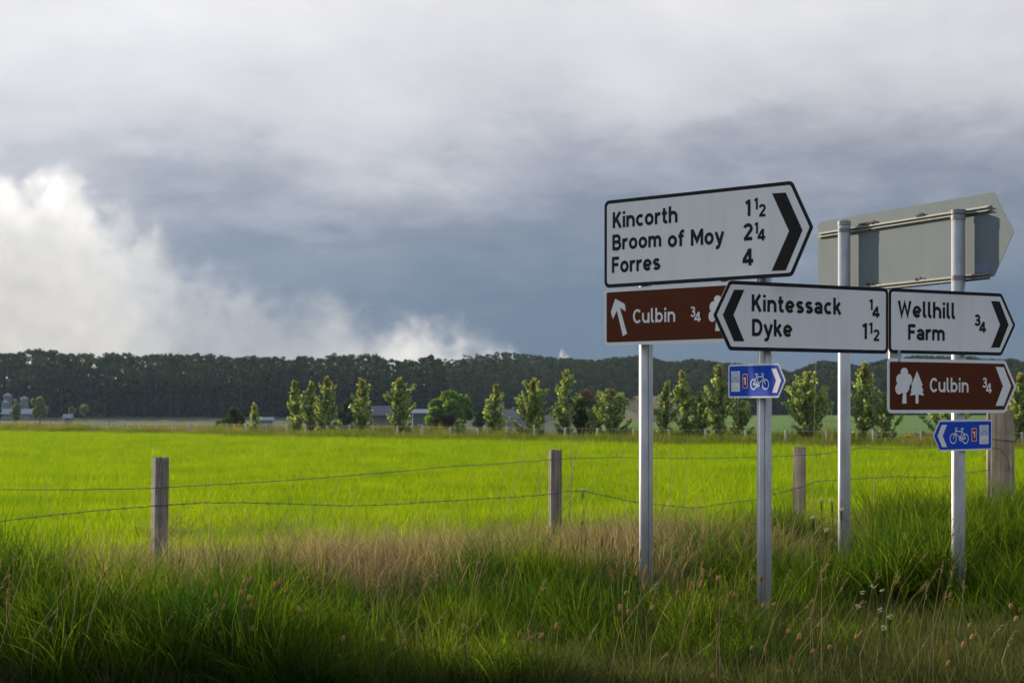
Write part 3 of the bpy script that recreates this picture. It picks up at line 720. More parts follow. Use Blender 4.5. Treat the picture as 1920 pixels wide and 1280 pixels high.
# --- posts
def sign_post(p, top, label, seam=None, bands=()):
    g = float(gz(p.x, p.y)); root = empty('sign_post', (p.x, p.y, g)); tag(root, label, 'post', 'sign posts in the verge')
    mb = MB(); mb.tube([(0, 0, -0.3), (0, 0, 0.4), (0, 0, top - g)], 0.0445, 28); mb.obj('tube', M['galv'], root, smooth=False)
    me = root.children[0].data
    for pl in me.polygons: pl.use_smooth = len(pl.vertices) == 4
    mb = MB(); mb.tube([(0, 0, top - g - 0.025), (0, 0, top - g + 0.004), (0, 0, top - g + 0.014)], [0.0475, 0.0475, 0.034], 28); mb.obj('cap', M['cap'], root)
    if seam is not None:
        # lock seam of the rolled tube: a dark line on the camera side
        mb = MB(); a = R(-90 + seam); r = 0.0446
        mb.box((r * math.cos(a), r * math.sin(a), (top - g) / 2), (0.0022, 0.0032, top - g - 0.04), 0, a); mb.obj('seam', M['galv_seam'], root)
    for z in bands:
        mb = MB(); mb.tube([(0, 0, z - g - 0.014), (0, 0, z - g + 0.014)], 0.0470, 28); o = mb.obj('band', M['rail'], root)
    return root
capC = EYE + (HZ - 416) / F * PC.y; capD = EYE + (HZ - 405) / F * PD.y
sign_post(PA, KZT - 0.05, 'round steel post under the left end of the brown Culbin arrow sign', 15)
sign_post(PB, KZT - 0.05, 'round steel post carrying the sunlit blue cycle sign', -4)
sign_post(PC, capC, 'round steel post standing farthest back, capped at the left of the grey sign back', None, (ra[1], rb[1]))
sign_post(PD, capD, 'round steel post carrying the shaded blue cycle sign', None, (ra[1], rb[1]))

# ------------------------------------------------------------------ roadside fence
fence = empty('wire_fence', (FENCE[0][0], FENCE[0][1], float(gz(*FENCE[0]))))
tag(fence, 'weathered roadside fence of square posts with plain and barbed wire', 'fence')
FB = Vector(fence.location)
def timber(name, base, width, top, rot, lean, m, parent, org, seedv, taper=1.0, nseg=14, round_=False):
    r_ = random.Random(seedv); zb = float(gz(*base)) - 0.25; mb = MB(); n = 44
    rings = []
    prof = []
    for kk in range(n):
        a = 2 * math.pi * kk / n
        if round_: rr = 0.5 * (1 + 0.05 * math.sin(3 * a + seedv) + r_.uniform(-.02, .02))
        else:
            rr = 0.5 / max(abs(math.cos(a)), abs(math.sin(a))); rr = min(rr, 0.645)
        prof.append((a, rr))
    # drying cracks: one or two narrow notches running down from the top
    cracks = {r_.randrange(n): (r_.uniform(.2, .75), r_.uniform(.10, .22)) for _ in range(9)}
    for i in range(nseg + 1):
        t = i / nseg; z = zb + (top - zb) * t
        ring = []
        for kk, (a, rr) in enumerate(prof):
            w = width * (taper + (1 - taper) * t) * rr * (1 + r_.uniform(-.012, .012))
            if kk in cracks and t > cracks[kk][0]: w *= 1 - cracks[kk][1] * min(1, (t - cracks[kk][0]) * 4)
            zz = z + (r_.uniform(-.006, .006) if i == nseg else 0)
            ring.append((w * math.cos(a + rot) + lean[0] * (z - zb), w * math.sin(a + rot) + lean[1] * (z - zb), zz))
        rings.append(ring)
    v = [(p[0] + base[0] - org.x, p[1] + base[1] - org.y, p[2] - org.z) for rg in rings for p in rg]; f = []
    for i in range(nseg):
        for kk in range(n): f.append((i * n + kk, i * n + (kk + 1) % n, (i + 1) * n + (kk + 1) % n, (i + 1) * n + kk))
    ctr = len(v); v.append((sum(p[0] for p in rings[-1]) / n + base[0] - org.x, sum(p[1] for p in rings[-1]) / n + base[1] - org.y, top - org.z - 0.004))
    for kk in range(n): f.append((nseg * n + kk, nseg * n + (kk + 1) % n, ctr))
    mb.add(v, f); return mb.obj(name, m, parent)
tops = [(297, 857), (1043, 843), (1520, 837)]
for i, (tx, ty) in enumerate(tops):
    top = P(tx, ty, FENCE[i][1]).z
    timber('post', FENCE[i], (0.092, 0.090, 0.090)[i], top, R((32, 12, 40)[i]), ((0.012, 0), (0.002, 0), (-0.006, 0))[i], M['post2'] if i == 2 else M['post'], fence, FB, 11 + i)
so = FENCE[3]
sb = Vector(((1879 - 960) / F * so[1], so[1]))
timber('strainer_post', sb, 0.235, P(1880, 768, so[1]).z, 0.3, (-0.005, 0), M['post2'], fence, FB, 31, 1.10, 16, True)
st_ = Vector(((1853 - 960) / F * (so[1] - 0.16), so[1] - 0.16))
timber('stake', st_, 0.034, P(1853, 768, st_.y).z, 0.2, (0.004, 0), M['post2'], fence, FB, 37, 1.0, 10)

def wire_path(keys, n=14):
    """keys: (px, py, depth); gently sagging curve through them"""
    pts = [P(*q) for q in keys]; out = []
    for a, b in zip(pts[:-1], pts[1:]):
        for k_ in range(n):
            t = k_ / n; p = a.lerp(b, t); out.append(p)
    out.append(pts[-1]); return out
def wire(name, keys, r, barbs=False, label=None):
    pts = wire_path(keys, 6); mb = MB(); rr = random.Random(len(keys) * 3 + int(keys[0][1]))
    pts = [Vector((p.x, p.y, p.z + rr.uniform(-.002, .002))) - FB for p in pts]
    mb.tube(pts, r, 6)
    if barbs:
        acc = 0.0
        for a, b in zip(pts[:-1], pts[1:]):
            d = b - a; L_ = d.length; t = d.normalized()
            while acc < L_:
                c = a + t * acc
                mb.tube([c - t * .009, c + t * .009], 0.0042, 6)
                for s_ in (-1, 1):
                    u_ = Vector((rr.uniform(-1, 1), rr.uniform(-1, 1), rr.uniform(.3, 1) * s_)).normalized(); q = c + t * .006 * s_
                    mb.tube([q - u_ * .015, q + u_ * .015], 0.0013, 4)
                acc += 0.105
            acc -= L_
    o = mb.obj(name, M['wire'], fence)
    if label: o['label'] = label
yl = 11.27
wire('plain_wire', [(-1500, 890, 8.6), (-120, 917, 11.1), (0, 917, yl), (150, 918, 11.65), (282, 915, 11.93), (312, 913, 11.95), (430, 907, 12.4), (560, 899, 12.8), (700, 887, 13.2), (840, 875, 13.65), (960, 867, 14.0), (1030, 862, 14.22),
                    (1060, 860, 14.25), (1150, 857, 14.6), (1300, 859, 15.1), (1420, 857, 15.5), (1505, 853, 15.85), (1532, 852, 15.9), (1600, 842, 16.2), (1622, 838, 16.3), (1640, 841, 16.4), (1720, 841, 16.7), (1800, 835, 17.0), (1856, 825, 17.12), (1905, 827, 17.2)], 0.0030)
wire('barbed_wire', [(-1500, 1080, 8.6), (-120, 990, 11.1), (0, 977, yl), (90, 966, 11.5), (180, 957, 11.75), (282, 949, 11.93), (312, 946, 11.95), (380, 942, 12.2), (450, 942, 12.4), (540, 944, 12.75), (660, 948, 13.1), (740, 945, 13.35), (820, 940, 13.55),
                     (920, 934, 13.9), (1000, 929, 14.1), (1030, 926, 14.22), (1062, 921, 14.25), (1095, 920, 14.4), (1190, 941, 14.7), (1300, 952, 15.1), (1420, 935, 15.5), (1505, 912, 15.85), (1530, 902, 15.9), (1600, 898, 16.2), (1680, 893, 16.5), (1760, 895, 16.85), (1856, 880, 17.1)], 0.0030, True)
wire('tie_wire', [(1846, 826, 17.2), (1856, 822, 17.12), (1880, 824, 17.14), (1905, 828, 17.2)], 0.003)
wire('tie_wire', [(1856, 838, 17.12), (1876, 842, 17.14), (1890, 860, 17.14), (1893, 880, 17.16)], 0.003)

# ------------------------------------------------------------------ grass
def blades(n, h0, h1, w0, w1, spread, lean, curl, seg, seed, root=0.05, droop=0.0):
    r = np.random.default_rng(seed); V = []; Fq = []
    for i in range(n):
        a = r.uniform(0, 2 * math.pi); rad = root * math.sqrt(r.uniform()); bx, by = rad * math.cos(a), rad * math.sin(a)
        az = a + r.normal(0, 0.9); H = r.uniform(h0, h1); w = r.uniform(w0, w1)
        th = abs(r.normal(0, lean)) + 0.03; cu = r.uniform(0.3, 1.0) * curl
        dx, dy = math.cos(az), math.sin(az); tw = az + math.pi / 2 + r.normal(0, 0.7); px, py = math.cos(tw), math.sin(tw)
        x = z = 0.0; b = len(V); ang = th
        for s in range(seg + 1):
            t = s / seg; ww = w * (1 - t ** 1.6) * 0.5 * (0.7 + 0.3 * min(1, 4 * t)) if s < seg else 0.0004
            V.append((bx + dx * x - px * ww, by + dy * x - py * ww, z)); V.append((bx + dx * x + px * ww, by + dy * x + py * ww, z))
            x += math.sin(ang) * H / seg; z += math.cos(ang) * H / seg; ang += cu / seg * (1 + 1.5 * t) + droop * t * t
            z = max(z, 0.005)
        for s in range(seg): Fq.append((b + 2 * s, b + 2 * s + 1, b + 2 * s + 3, b + 2 * s + 2))
    return np.array(V), np.array(Fq)
def tuft_coll(name, meshes):
    c = bpy.data.collections.new(name)
    for i, me in enumerate(meshes):
        o = bpy.data.objects.new('%s_tuft_%02d' % (name, i), me); c.objects.link(o)
    return c
def scatter(name, pts, rot, scl, idx, coll, label, cat):
    me = bpy.data.meshes.new(name); pts = np.asarray(pts, dtype=np.float32); n = len(pts)
    me.vertices.add(n); me.vertices.foreach_set('co', pts.ravel())
    a = me.attributes.new('rot', 'FLOAT_VECTOR', 'POINT'); a.data.foreach_set('vector', np.asarray(rot, dtype=np.float32).ravel())
    a = me.attributes.new('scl', 'FLOAT_VECTOR', 'POINT'); a.data.foreach_set('vector', np.asarray(scl, dtype=np.float32).ravel())
    a = me.attributes.new('idx', 'INT', 'POINT'); a.data.foreach_set('value', np.asarray(idx, dtype=np.int32))
    o = link(name, me); tag(o, label, cat, kind='stuff')
    ng = bpy.data.node_groups.new(name + '_scatter', 'GeometryNodeTree')
    ng.interface.new_socket('Geometry', in_out='INPUT', socket_type='NodeSocketGeometry'); ng.interface.new_socket('Geometry', in_out='OUTPUT', socket_type='NodeSocketGeometry')
    N = ng.nodes; L = ng.links
    gi = N.new('NodeGroupInput'); go = N.new('NodeGroupOutput'); ip = N.new('GeometryNodeInstanceOnPoints'); ci = N.new('GeometryNodeCollectionInfo')
    ci.inputs['Collection'].default_value = coll; ci.inputs['Separate Children'].default_value = True; ci.inputs['Reset Children'].default_value = True
    def na(nm, typ):
        q = N.new('GeometryNodeInputNamedAttribute'); q.data_type = typ; q.inputs['Name'].default_value = nm; return q.outputs['Attribute']
    L.new(gi.outputs[0], ip.inputs['Points']); L.new(ci.outputs[0], ip.inputs['Instance']); ip.inputs['Pick Instance'].default_value = True
    L.new(na('idx', 'INT'), ip.inputs['Instance Index']); L.new(na('rot', 'FLOAT_VECTOR'), ip.inputs['Rotation']); L.new(na('scl', 'FLOAT_VECTOR'), ip.inputs['Scale'])
    L.new(ip.outputs[0], go.inputs[0])
    md = o.modifiers.new('scatter', 'NODES'); md.node_group = ng
    return o
def vary(n, s0, s1, tilt=0.15, nidx=4, lean=(0, 0)):
    rot = np.stack([rng.normal(lean[0], tilt, n), rng.normal(lean[1], tilt, n), rng.uniform(0, 6.283, n)], -1)
    s = rng.uniform(s0, s1, n); return rot, np.stack([s, s, s * rng.uniform(0.85, 1.15, n)], -1), rng.integers(0, nidx, n)
def vnoise(x, y, sc_, seed):
    r = np.random.default_rng(seed); g = r.uniform(0, 1, (64, 64)); u = np.asarray(x) * sc_ + 100; v = np.asarray(y) * sc_ + 100
    i = np.floor(u).astype(int); j = np.floor(v).astype(int); fu = u - i; fv = v - j; fu = fu * fu * (3 - 2 * fu); fv = fv * fv * (3 - 2 * fv)
    a = g[i % 64, j % 64]; b = g[(i + 1) % 64, j % 64]; c = g[i % 64, (j + 1) % 64]; d = g[(i + 1) % 64, (j + 1) % 64]
    return (a * (1 - fu) + b * fu) * (1 - fv) + (c * (1 - fu) + d * fu) * fv

tall = tuft_coll('tall', [fast_mesh('tall_tuft', *blades(22, .30, .66, .0050, .0105, .1, .26, .8, 6, 20 + i, .08, .10), M['g_tall']) for i in range(5)])
short = tuft_coll('short', [fast_mesh('short_tuft', *blades(46, .05, .17, .0025, .0045, .1, .45, .9, 3, 40 + i, .08), M['g_short']) for i in range(4)])
straw = tuft_coll('straw', [fast_mesh('straw_tuft', *blades(60, .22, .52, .0028, .0062, .1, .60, 1.4, 6, 60 + i, .11, .25), M['g_straw']) for i in range(5)])
crop = tuft_coll('crop', [fast_mesh('crop_tuft', *blades(20, .10, .22, .005, .010, .1, .30, .8, 3, 80 + i, .12), M['g_crop']) for i in range(4)])
rough = tuft_coll('rough', [fast_mesh('rough_tuft', *blades(60, .25, .75, .012, .024, .1, .45, .9, 3, 100 + i, .30), M['g_rough']) for i in range(4)])
roughdry = tuft_coll('roughdry', [fast_mesh('roughdry_tuft', *blades(60, .25, .75, .010, .020, .1, .5, .9, 3, 120 + i, .28), M['g_roughdry']) for i in range(3)])

def band(n, a0, a1, d0, d1):
    """random points along (a) and across (d) the fence line"""
    a = rng.uniform(a0, a1, n); d = rng.uniform(d0, d1, n)
    return -2.34 + FT.x * a + FN.x * d, 12.0 + FT.y * a + FN.y * d, a, d
def inview(x, y, m=1.8): return (np.abs(x) < 0.2824 * y + m) & (y > 8.6)
# tall green verge grass
x, y, a, d = band(30000, -6, 11.5, -0.6, 5.0)
dens = sstep(-0.6, 0.6, d) * (1 - sstep(3.7, 4.7, d + 0.6 * (vnoise(x, y, 0.9, 2) - 0.5) * 2))
thatch = (1 - sstep(1.2, 2.0, d + 0.9 * (vnoise(x, y, 1.2, 3) - .5))) * (1 - sstep(3.9, 4.9, a)) * sstep(-1.0, 0.6, a)
patchy = 0.10 + 0.90 * sstep(0.40, 0.60, vnoise(x, y, 1.8, 5))
keep = inview(x, y) & (rng.uniform(size=len(x)) < dens * patchy * (1 - 0.86 * thatch) * 1.0)
x, y, a, d, thatch = x[keep], y[keep], a[keep], d[keep], thatch[keep]
rot, scl, idx = vary(len(x), 0.6, 1.1, 0.14, 5)
rot[:, 0] += (vnoise(x, y, 1.6, 41) - .5) * 1.1; rot[:, 1] += (vnoise(x, y, 1.6, 42) - .5) * 1.1 + .10
hh = (0.40 + 1.05 * vnoise(x, y, 1.5, 9)) * (1 - 0.40 * sstep(3.0, 4.6, d)) * (1 + 0.15 * sstep(4.6, 6.5, a) * (1 - sstep(2, 3.5, d))) * (1 - .30 * sstep(-1, .6, a) * (1 - sstep(4.4, 5.6, a)) * (1 - sstep(2.4, 3.2, d)))
hh *= 1 - .22 * sstep(1.9, 2.7, d) * (1 - sstep(2.6, 3.6, a)); hh = np.minimum(hh * (1 + .18 * sstep(3.0, 4.5, a) * sstep(1.2, 2.0, d)), 1.2)
for q_ in FENCE[:1] + FENCE[2:]: hh *= 1 - .45 * np.exp(-(((x - q_[0] + .35) / .75) ** 2 + ((y - q_[1] + .6) / 1.0) ** 2))
scatter('verge_grass', np.stack([x, y, gz(x, y) - 0.01], -1), rot, scl * hh[:, None], idx, tall, 'long green grass growing on the roadside verge', 'grass')
# straw thatch along the fence
x, y, a, d = band(12000, -6, 11.5, -0.9, 2.6)
w = (1 - sstep(1.2, 2.2, d + 0.9 * (vnoise(x, y, 1.2, 3) - .5))) * sstep(-0.9, -0.3, d) * np.where(a > 4.5, 0.16, 1.0) * np.where(a < -0.5, 0.20, 1.0)
keep = inview(x, y) & (rng.uniform(size=len(x)) < w * 0.85 * (0.4 + 0.5 * sstep(.25, .6, vnoise(x, y, 1.1, 12))))
x, y, a, d = x[keep], y[keep], a[keep], d[keep]
rot, scl, idx = vary(len(x), 0.6, 1.1, 0.25, 5)
scatter('dead_grass', np.stack([x, y, gz(x, y) - 0.01], -1), rot, scl, idx, straw, 'tangled dead straw-coloured grass matted along the fence', 'dry grass')
# short mown strip
x, y, a, d = band(30000, -8, 9, 0.8, 8.6)
keep = inview(x, y, 1.4) & (rng.uniform(size=len(x)) < sstep(2.4, 4.2, d) * 0.75 + 0.2) & (y < 13)
x, y = x[keep], y[keep]; rot, scl, idx = vary(len(x), 0.8, 1.5, 0.2, 4)
scatter('mown_grass', np.stack([x, y, gz(x, y) - 0.005], -1), rot, scl, idx, short, 'short dry-tipped grass at the road edge', 'grass')
# crop field
def field_pts(n, y0, y1):
    y = np.sqrt(rng.uniform(y0 * y0, y1 * y1, n)); x = rng.uniform(-1, 1, n) * (0.2824 * y + 3.2)
    off = (x - E0.x) * EN.x + (y - E0.y) * EN.y
    k_ = (fd(x, y) < -1.3) & (off < 0.2); return x[k_], y[k_]
xs, ys, sz = [], [], []
for n, y0, y1, s0, s1 in ((34000, 13, 26, 0.9, 1.3), (35000, 26, 46, 1.1, 1.6), (42000, 46, 110, 1.5, 2.2)):
    a_, b_ = field_pts(n, y0, y1); xs.append(a_); ys.append(b_); sz.append(rng.uniform(s0, s1, len(a_)))
x = np.concatenate(xs); y = np.concatenate(ys); s = np.concatenate(sz)
rot, scl, idx = vary(len(x), 1, 1, 0.14, 4)
zsc = np.minimum(s, 1.25) * (0.75 + 0.5 * vnoise(x, y, 0.35, 21))
scl = np.stack([s, s, zsc], -1)
scatter('crop_grass', np.stack([x, y, gz(x, y) - 0.01], -1), rot, scl, idx, crop, 'bright green young crop covering the field', 'crop')
# rough margin under the far fence
n = 13000; kk = rng.uniform(-30, 110, n); oo = rng.uniform(-0.2, 5.2, n)
x = E0.x + ED.x * kk + EN.x * oo; y = E0.y + ED.y * kk + EN.y * oo
keep = (np.abs(x) < 0.2824 * y + 2) & (y > 40); x, y, oo = x[keep], y[keep], oo[keep]
dry = rng.uniform(size=len(x)) < np.where(oo > 1.3, 0.38, 0.12) * (0.3 + 1.2 * vnoise(x, y, 0.25, 31))
rot, scl, idx = vary(len(x), 0.65, 1.25, 0.15, 4); scl *= (0.48 + 0.60 * vnoise(x, y, 0.4, 33))[:, None] * (0.7 + 0.3 * sstep(0, 1.5, oo) + .35 * sstep(3.2, 4.5, oo) * vnoise(x, y, .3, 35))[:, None]
q = ~dry
scatter('margin_grass', np.stack([x[q], y[q], gz(x[q], y[q])], -1), rot[q], scl[q], idx[q], rough, 'rough green grass along the far field fence', 'grass')
q = dry
scatter('margin_straw', np.stack([x[q], y[q], gz(x[q], y[q])], -1), rot[q], scl[q], idx[q] % 3, roughdry, 'tan dead tussocks along the far field fence', 'dry grass')

# tall dry stalks standing out of the verge
def on_ground(px, py, hgt, y0=8.8, y1=19.0):
    """ray through the pixel meets the surface hgt above the verge"""
    Y = y0
    while Y < y1:
        p = P(px, py, Y)
        if p.z <= float(gz(p.x, p.y)) + hgt: return p
        Y += 0.04
    return P(px, py, y1)
mb = MB(); rs = random.Random(5)
stalks = [(1530, 665, 1525, 830, 1.05), (1545, 780, 1530, 900, .8), (1560, 770, 1545, 900, .85), (1255, 712, 1258, 930, 1.2), (1232, 840, 1232, 960, .5), (1290, 810, 1284, 940, .75), (1275, 860, 1250, 960, .6),
          (995, 725, 965, 890, .9), (1040, 790, 1020, 900, .75), (1068, 760, 1066, 880, .9), (1072, 780, 1070, 890, .85), (1100, 805, 1074, 880, .7), (1092, 802, 1072, 880, .7), (1170, 812, 1172, 930, .75), (1185, 830, 1140, 880, .6),
          (640, 860, 615, 985, .65), (690, 830, 660, 960, .7), (655, 920, 635, 985, .45), (470, 905, 468, 985, .5), (85, 905, 105, 1010, .55), (750, 905, 725, 985, .45), (820, 870, 800, 950, .5), (885, 862, 880, 940, .55),
          (960, 842, 930, 930, .65), (985, 850, 960, 930, .6), (1120, 870, 1100, 935, .5), (1015, 842, 1012, 930, .6), (1310, 880, 1300, 960, .55), (1342, 900, 1250, 1010, .5), (1640, 860, 1645, 990, .8), (1820, 880, 1795, 1040, .8),
          (1655, 890, 1600, 1000, .55), (1672, 880, 1620, 1000, .6), (1700, 885, 1640, 1000, .6), (1870, 865, 1840, 950, .6), (560, 890, 540, 960, .5), (600, 900, 585, 965, .45), (395, 900, 378, 985, .5)]
for (x0, y0, x1, y1, hgt) in stalks:
    tip = on_ground(x0, y0, hgt); b = P(x1, y1, tip.y); g = float(gz(b.x, b.y)); dirv = (b - tip)
    foot = b + dirv * max(0.0, (b.z - g) / max(-dirv.z, 0.05)); mid = tip.lerp(foot, 0.45) + Vector((rs.uniform(-.03, .03), rs.uniform(-.03, .03), 0.015))
    nd = Vector((rs.choice((-1, 1)) * rs.uniform(.01, .05), rs.uniform(-.03, .03), -rs.uniform(.0, .02)))
    mb.tube([foot, foot.lerp(mid, .5), mid, mid.lerp(tip, .5), tip, tip + nd], [.0032, .0030, .0026, .0021, .0017, .0010], 5)
    for q in range(rs.randrange(0, 5)):
        c = tip.lerp(mid, q * .06); mb.tube([c, c + Vector((rs.uniform(-.02, .02), rs.uniform(-.02, .02), rs.uniform(.005, .03)))], [.0022, .0008], 4)
o = mb.obj('dry_stalks', M['g_stalk']); tag(o, 'tall thin straw stalks rising above the verge grass', 'dry grass', kind='stuff')
# seeding grass stems scattered through the verge
mb = MB(); hd = MB()
for i in range(110):
    px = rs.uniform(-60, 1980); py = rs.choice([rs.uniform(985, 1090), rs.uniform(1040, 1230)]); tip = on_ground(px, py, rs.uniform(.45, .68)); g = float(gz(tip.x, tip.y))
    foot = Vector((tip.x + rs.gauss(-.06, .10), tip.y + rs.gauss(0, .06), g)); bend = Vector((rs.gauss(.03, .03), 0, 0)); mid = foot.lerp(tip, .55) - bend
    mb.tube([foot, mid, foot.lerp(tip, .85) - bend * .5, tip], [.0013, .0012, .0010, .0007], 4, cap=False)
    ax = (tip - mid).normalized(); ln = rs.uniform(.05, .11)
    for q in range(16):
        c = tip - ax * ln * rs.random(); e = c + (ax * rs.uniform(.5, 1.2) + Vector((rs.gauss(0, .6), rs.gauss(0, .6), 0))) * rs.uniform(.008, .018)
        mb.tube([c, e], [.0015, .0005], 3, cap=False)
o = mb.obj('seeding_stems', M['g_stalk']); tag(o, 'thin pale seeding grass stems scattered through the verge', 'dry grass', kind='stuff')
# long curling dead stems caught in the wires by the second post
mb = MB()
for i in range(650):
    px = rs.choice([rs.gauss(480, 70), rs.gauss(860, 110), rs.gauss(1045, 60), rs.gauss(300, 25), rs.gauss(1235, 60)]); p = on_ground(px, rs.uniform(945, 1000), 0.22); g = float(gz(p.x, p.y)); c = Vector((p.x, p.y, g))
    pts = [c]; d_ = Vector((rs.gauss(.25, .5), rs.gauss(0, .3), rs.uniform(.6, 1.2))).normalized(); L_ = rs.uniform(.35, .75)
    for s in range(6):
        c = c + d_ * (L_ / 6); pts.append(c); d_ = (d_ + Vector((rs.gauss(0.08, .18), rs.gauss(0, .15), -rs.uniform(.05, .3)))).normalized()
    mb.tube(pts, [.0017, .0017, .0016, .0015, .0013, .001, .0007], 3, cap=False)
o = mb.obj('dead_stems', M['g_straw']); tag(o, 'loose dead stems leaning over the barbed wire', 'dry grass', kind='stuff')

# ------------------------------------------------------------------ small plants that can be counted
def lathe(mb, c, ax, prof, n=8):
    ax = Vector(ax).normalized(); ref = Vector((1, 0, 0)) if abs(ax.x) < .8 else Vector((0, 1, 0)); u_ = ax.cross(ref).normalized(); w_ = ax.cross(u_)
    v = []; f = []
    for z, r in prof:
        for k_ in range(n): v.append(Vector(c) + ax * z + (u_ * math.cos(6.2832 * k_ / n) + w_ * math.sin(6.2832 * k_ / n)) * r)
    for i in range(len(prof) - 1):
        for k_ in range(n): f.append((i * n + k_, i * n + (k_ + 1) % n, (i + 1) * n + (k_ + 1) % n, (i + 1) * n + k_))
    mb.add(v, f)
heads = []
for (ox, oy, lst) in ((200, 820, [(752, 745), (570, 825), (612, 885), (703, 810), (745, 838), (757, 882), (715, 890), (880, 770), (905, 755), (938, 808), (1005, 900), (757, 998), (595, 1025), (507, 1098), (400, 1140), (420, 1190), (915, 1062), (973, 1088), (1233, 1050), (1220, 1145), (1168, 1150), (970, 1258)]),
                      (700, 820, [(475, 990), (955, 985), (767, 1028), (878, 1035), (163, 1065), (48, 1055), (317, 1095), (763, 1125), (868, 1135), (605, 1235), (720, 1245), (1088, 445), (1085, 525), (1105, 550), (1045, 585), (1192, 545), (1215, 520), (1248, 540), (1172, 635), (1255, 595), (1290, 650), (1240, 710), (1253, 740), (1350, 595), (1320, 625), (1375, 705), (1290, 890), (1332, 910), (1320, 812), (1000, 632), (975, 560)]),
                      (1180, 820, [(15, 595), (60, 605), (90, 690), (75, 735), (82, 780), (138, 820), (120, 890), (125, 620), (310, 620), (350, 630), (275, 648), (213, 660), (377, 672), (385, 712), (423, 710), (240, 720), (308, 760), (373, 765), (253, 815), (322, 780), (463, 735), (646, 742), (688, 737), (547, 820), (530, 815), (698, 878), (757, 872), (833, 1010), (888, 1040), (640, 1100), (843, 1158), (782, 1222), (427, 1248)]),
                      (1520, 820, [(1045, 880), (1093, 900), (1073, 948), (830, 985), (840, 1043), (862, 1043), (713, 1075), (797, 1083), (717, 1180), (260, 1025), (238, 1043), (100, 1095), (12, 1115), (585, 340)])):
    heads += [(ox + x_ * 0.3594, oy + y_ * 0.3594) for x_, y_ in lst]
rs = random.Random(17)
def plantain_label(hx, hy):
    if hx < 700: q = 'brown plantain seed head in the dark grass right of the left fence post', 'plantains right of the left fence post'
    elif hx < 1050: q = 'brown plantain seed head in the grass below the middle fence post', 'plantains below the middle fence post'
    elif hx < 1410 and hy < 1130: q = 'slim brown plantain head in the cluster by the left two sign posts', 'plantains by the left two sign posts'
    elif hx < 1480: q = 'brown plantain head in short grass below the left two sign posts', 'plantains in the short grass below the posts'
    else: q = 'brown plantain seed head in the short grass at the lower right', 'plantains at the lower right'
    return q[0], 'wildflower', q[1]
for (hx, hy) in heads:
    slim = 985 < hy < 1110 and 1050 < hx < 1340
    hgt = 0.46 if hy < 1110 else (0.36 if hy < 1180 else 0.27)
    if hx < 900: hgt += 0.16
    p = on_ground(hx, hy, hgt); g = float(gz(p.x, p.y)); lx = rs.gauss(-.03, .05); ly = rs.gauss(0, .03)
    root = empty('plantain_stalk', (p.x + lx, p.y + ly, g)); tag(root, *plantain_label(hx, hy))
    tip = Vector((-lx, -ly, p.z - g)); mid = Vector((-lx * .35, -ly * .35, (p.z - g) * .55))
    mb = MB(); mb.tube([(0, 0, -.01), mid, tip], [.0022, .0019, .0016], 5); mb.obj('stem', M['stemgreen'], root)
    ax = (tip - mid).normalized(); ln = rs.uniform(.045, .065) if slim else rs.uniform(.026, .040); rd = rs.uniform(.0060, .0078) if slim else rs.uniform(.0090, .0125)
    mb = MB(); lathe(mb, tip - ax * ln * .4, ax, [(0, .001), (ln * .12, rd * .8), (ln * .4, rd), (ln * .7, rd * .92), (ln * .92, rd * .55), (ln, .0008)], 8)
    # ragged dry bracts
    for q in range(9):
        aa = rs.uniform(0, 6.28); c = tip + ax * ln * rs.uniform(-.35, .5); e = c + Vector((math.cos(aa), math.sin(aa), rs.uniform(-.2, .6))) * rd * 1.5
        mb.tube([c, e], [.0016, .0005], 3)
    mb.obj('seed_head', M['plantain'], root)
def cow_parsley(px, py, hgt, label, group=None, size=1.0):
    p = on_ground(px, py, hgt); g = float(gz(p.x, p.y)); root = empty('cow_parsley', (p.x, p.y, g)); tag(root, label, 'wildflower', group)
    H = p.z - g; mb = MB(); mb.tube([(0, 0, -.01), (.01, 0, H * .5), (0, 0, H * .82)], [.003, .0025, .002], 5)
    hub = Vector((0, 0, H * .82)); fl = MB()
    for i in range(9):
        a_ = 6.283 * i / 9 + rs.uniform(-.3, .3); rr = rs.uniform(.006, .026) * size; e = Vector((math.cos(a_) * rr, math.sin(a_) * rr, H + rs.uniform(-.01, .012))); mb.tube([hub, e], [.0013, .0009], 4)
        for q in range(14):
            c = e + Vector((rs.gauss(0, .007), rs.gauss(0, .007), rs.gauss(0, .003))) * size; s_ = .0035 * size; n1 = Vector((rs.gauss(0, 1), rs.gauss(0, 1), rs.gauss(0, .5))).normalized(); n2 = n1.orthogonal().normalized()
            fl.add([c + n1 * s_, c + n2 * s_, c - n1 * s_, c - n2 * s_], [(0, 1, 2, 3)])
    mb.obj('stem', M['stemgreen'], root); fl.obj('flower_head', M['umbel'], root)
for (x_, y_) in ((1541, 937), (1560, 938), (1525, 970), (1549, 994), (1578, 955)):
    cow_parsley(x_, y_, .55, 'white cow parsley flower near the farthest-back sign post', 'cow parsley by the farthest-back post', .7)
for (x_, y_) in ((1617, 1111), (1637, 1099), (1653, 1107), (1650, 1143), (1610, 1136), (1668, 1156), (1658, 1177)):
    cow_parsley(x_, y_, .38, 'small white flower in the dark grass between the two right-hand posts', 'white flowers in the dark grass', .5)
cow_parsley(1093, 917, .55, 'pale flower head by the barbed wire just right of the middle fence post')

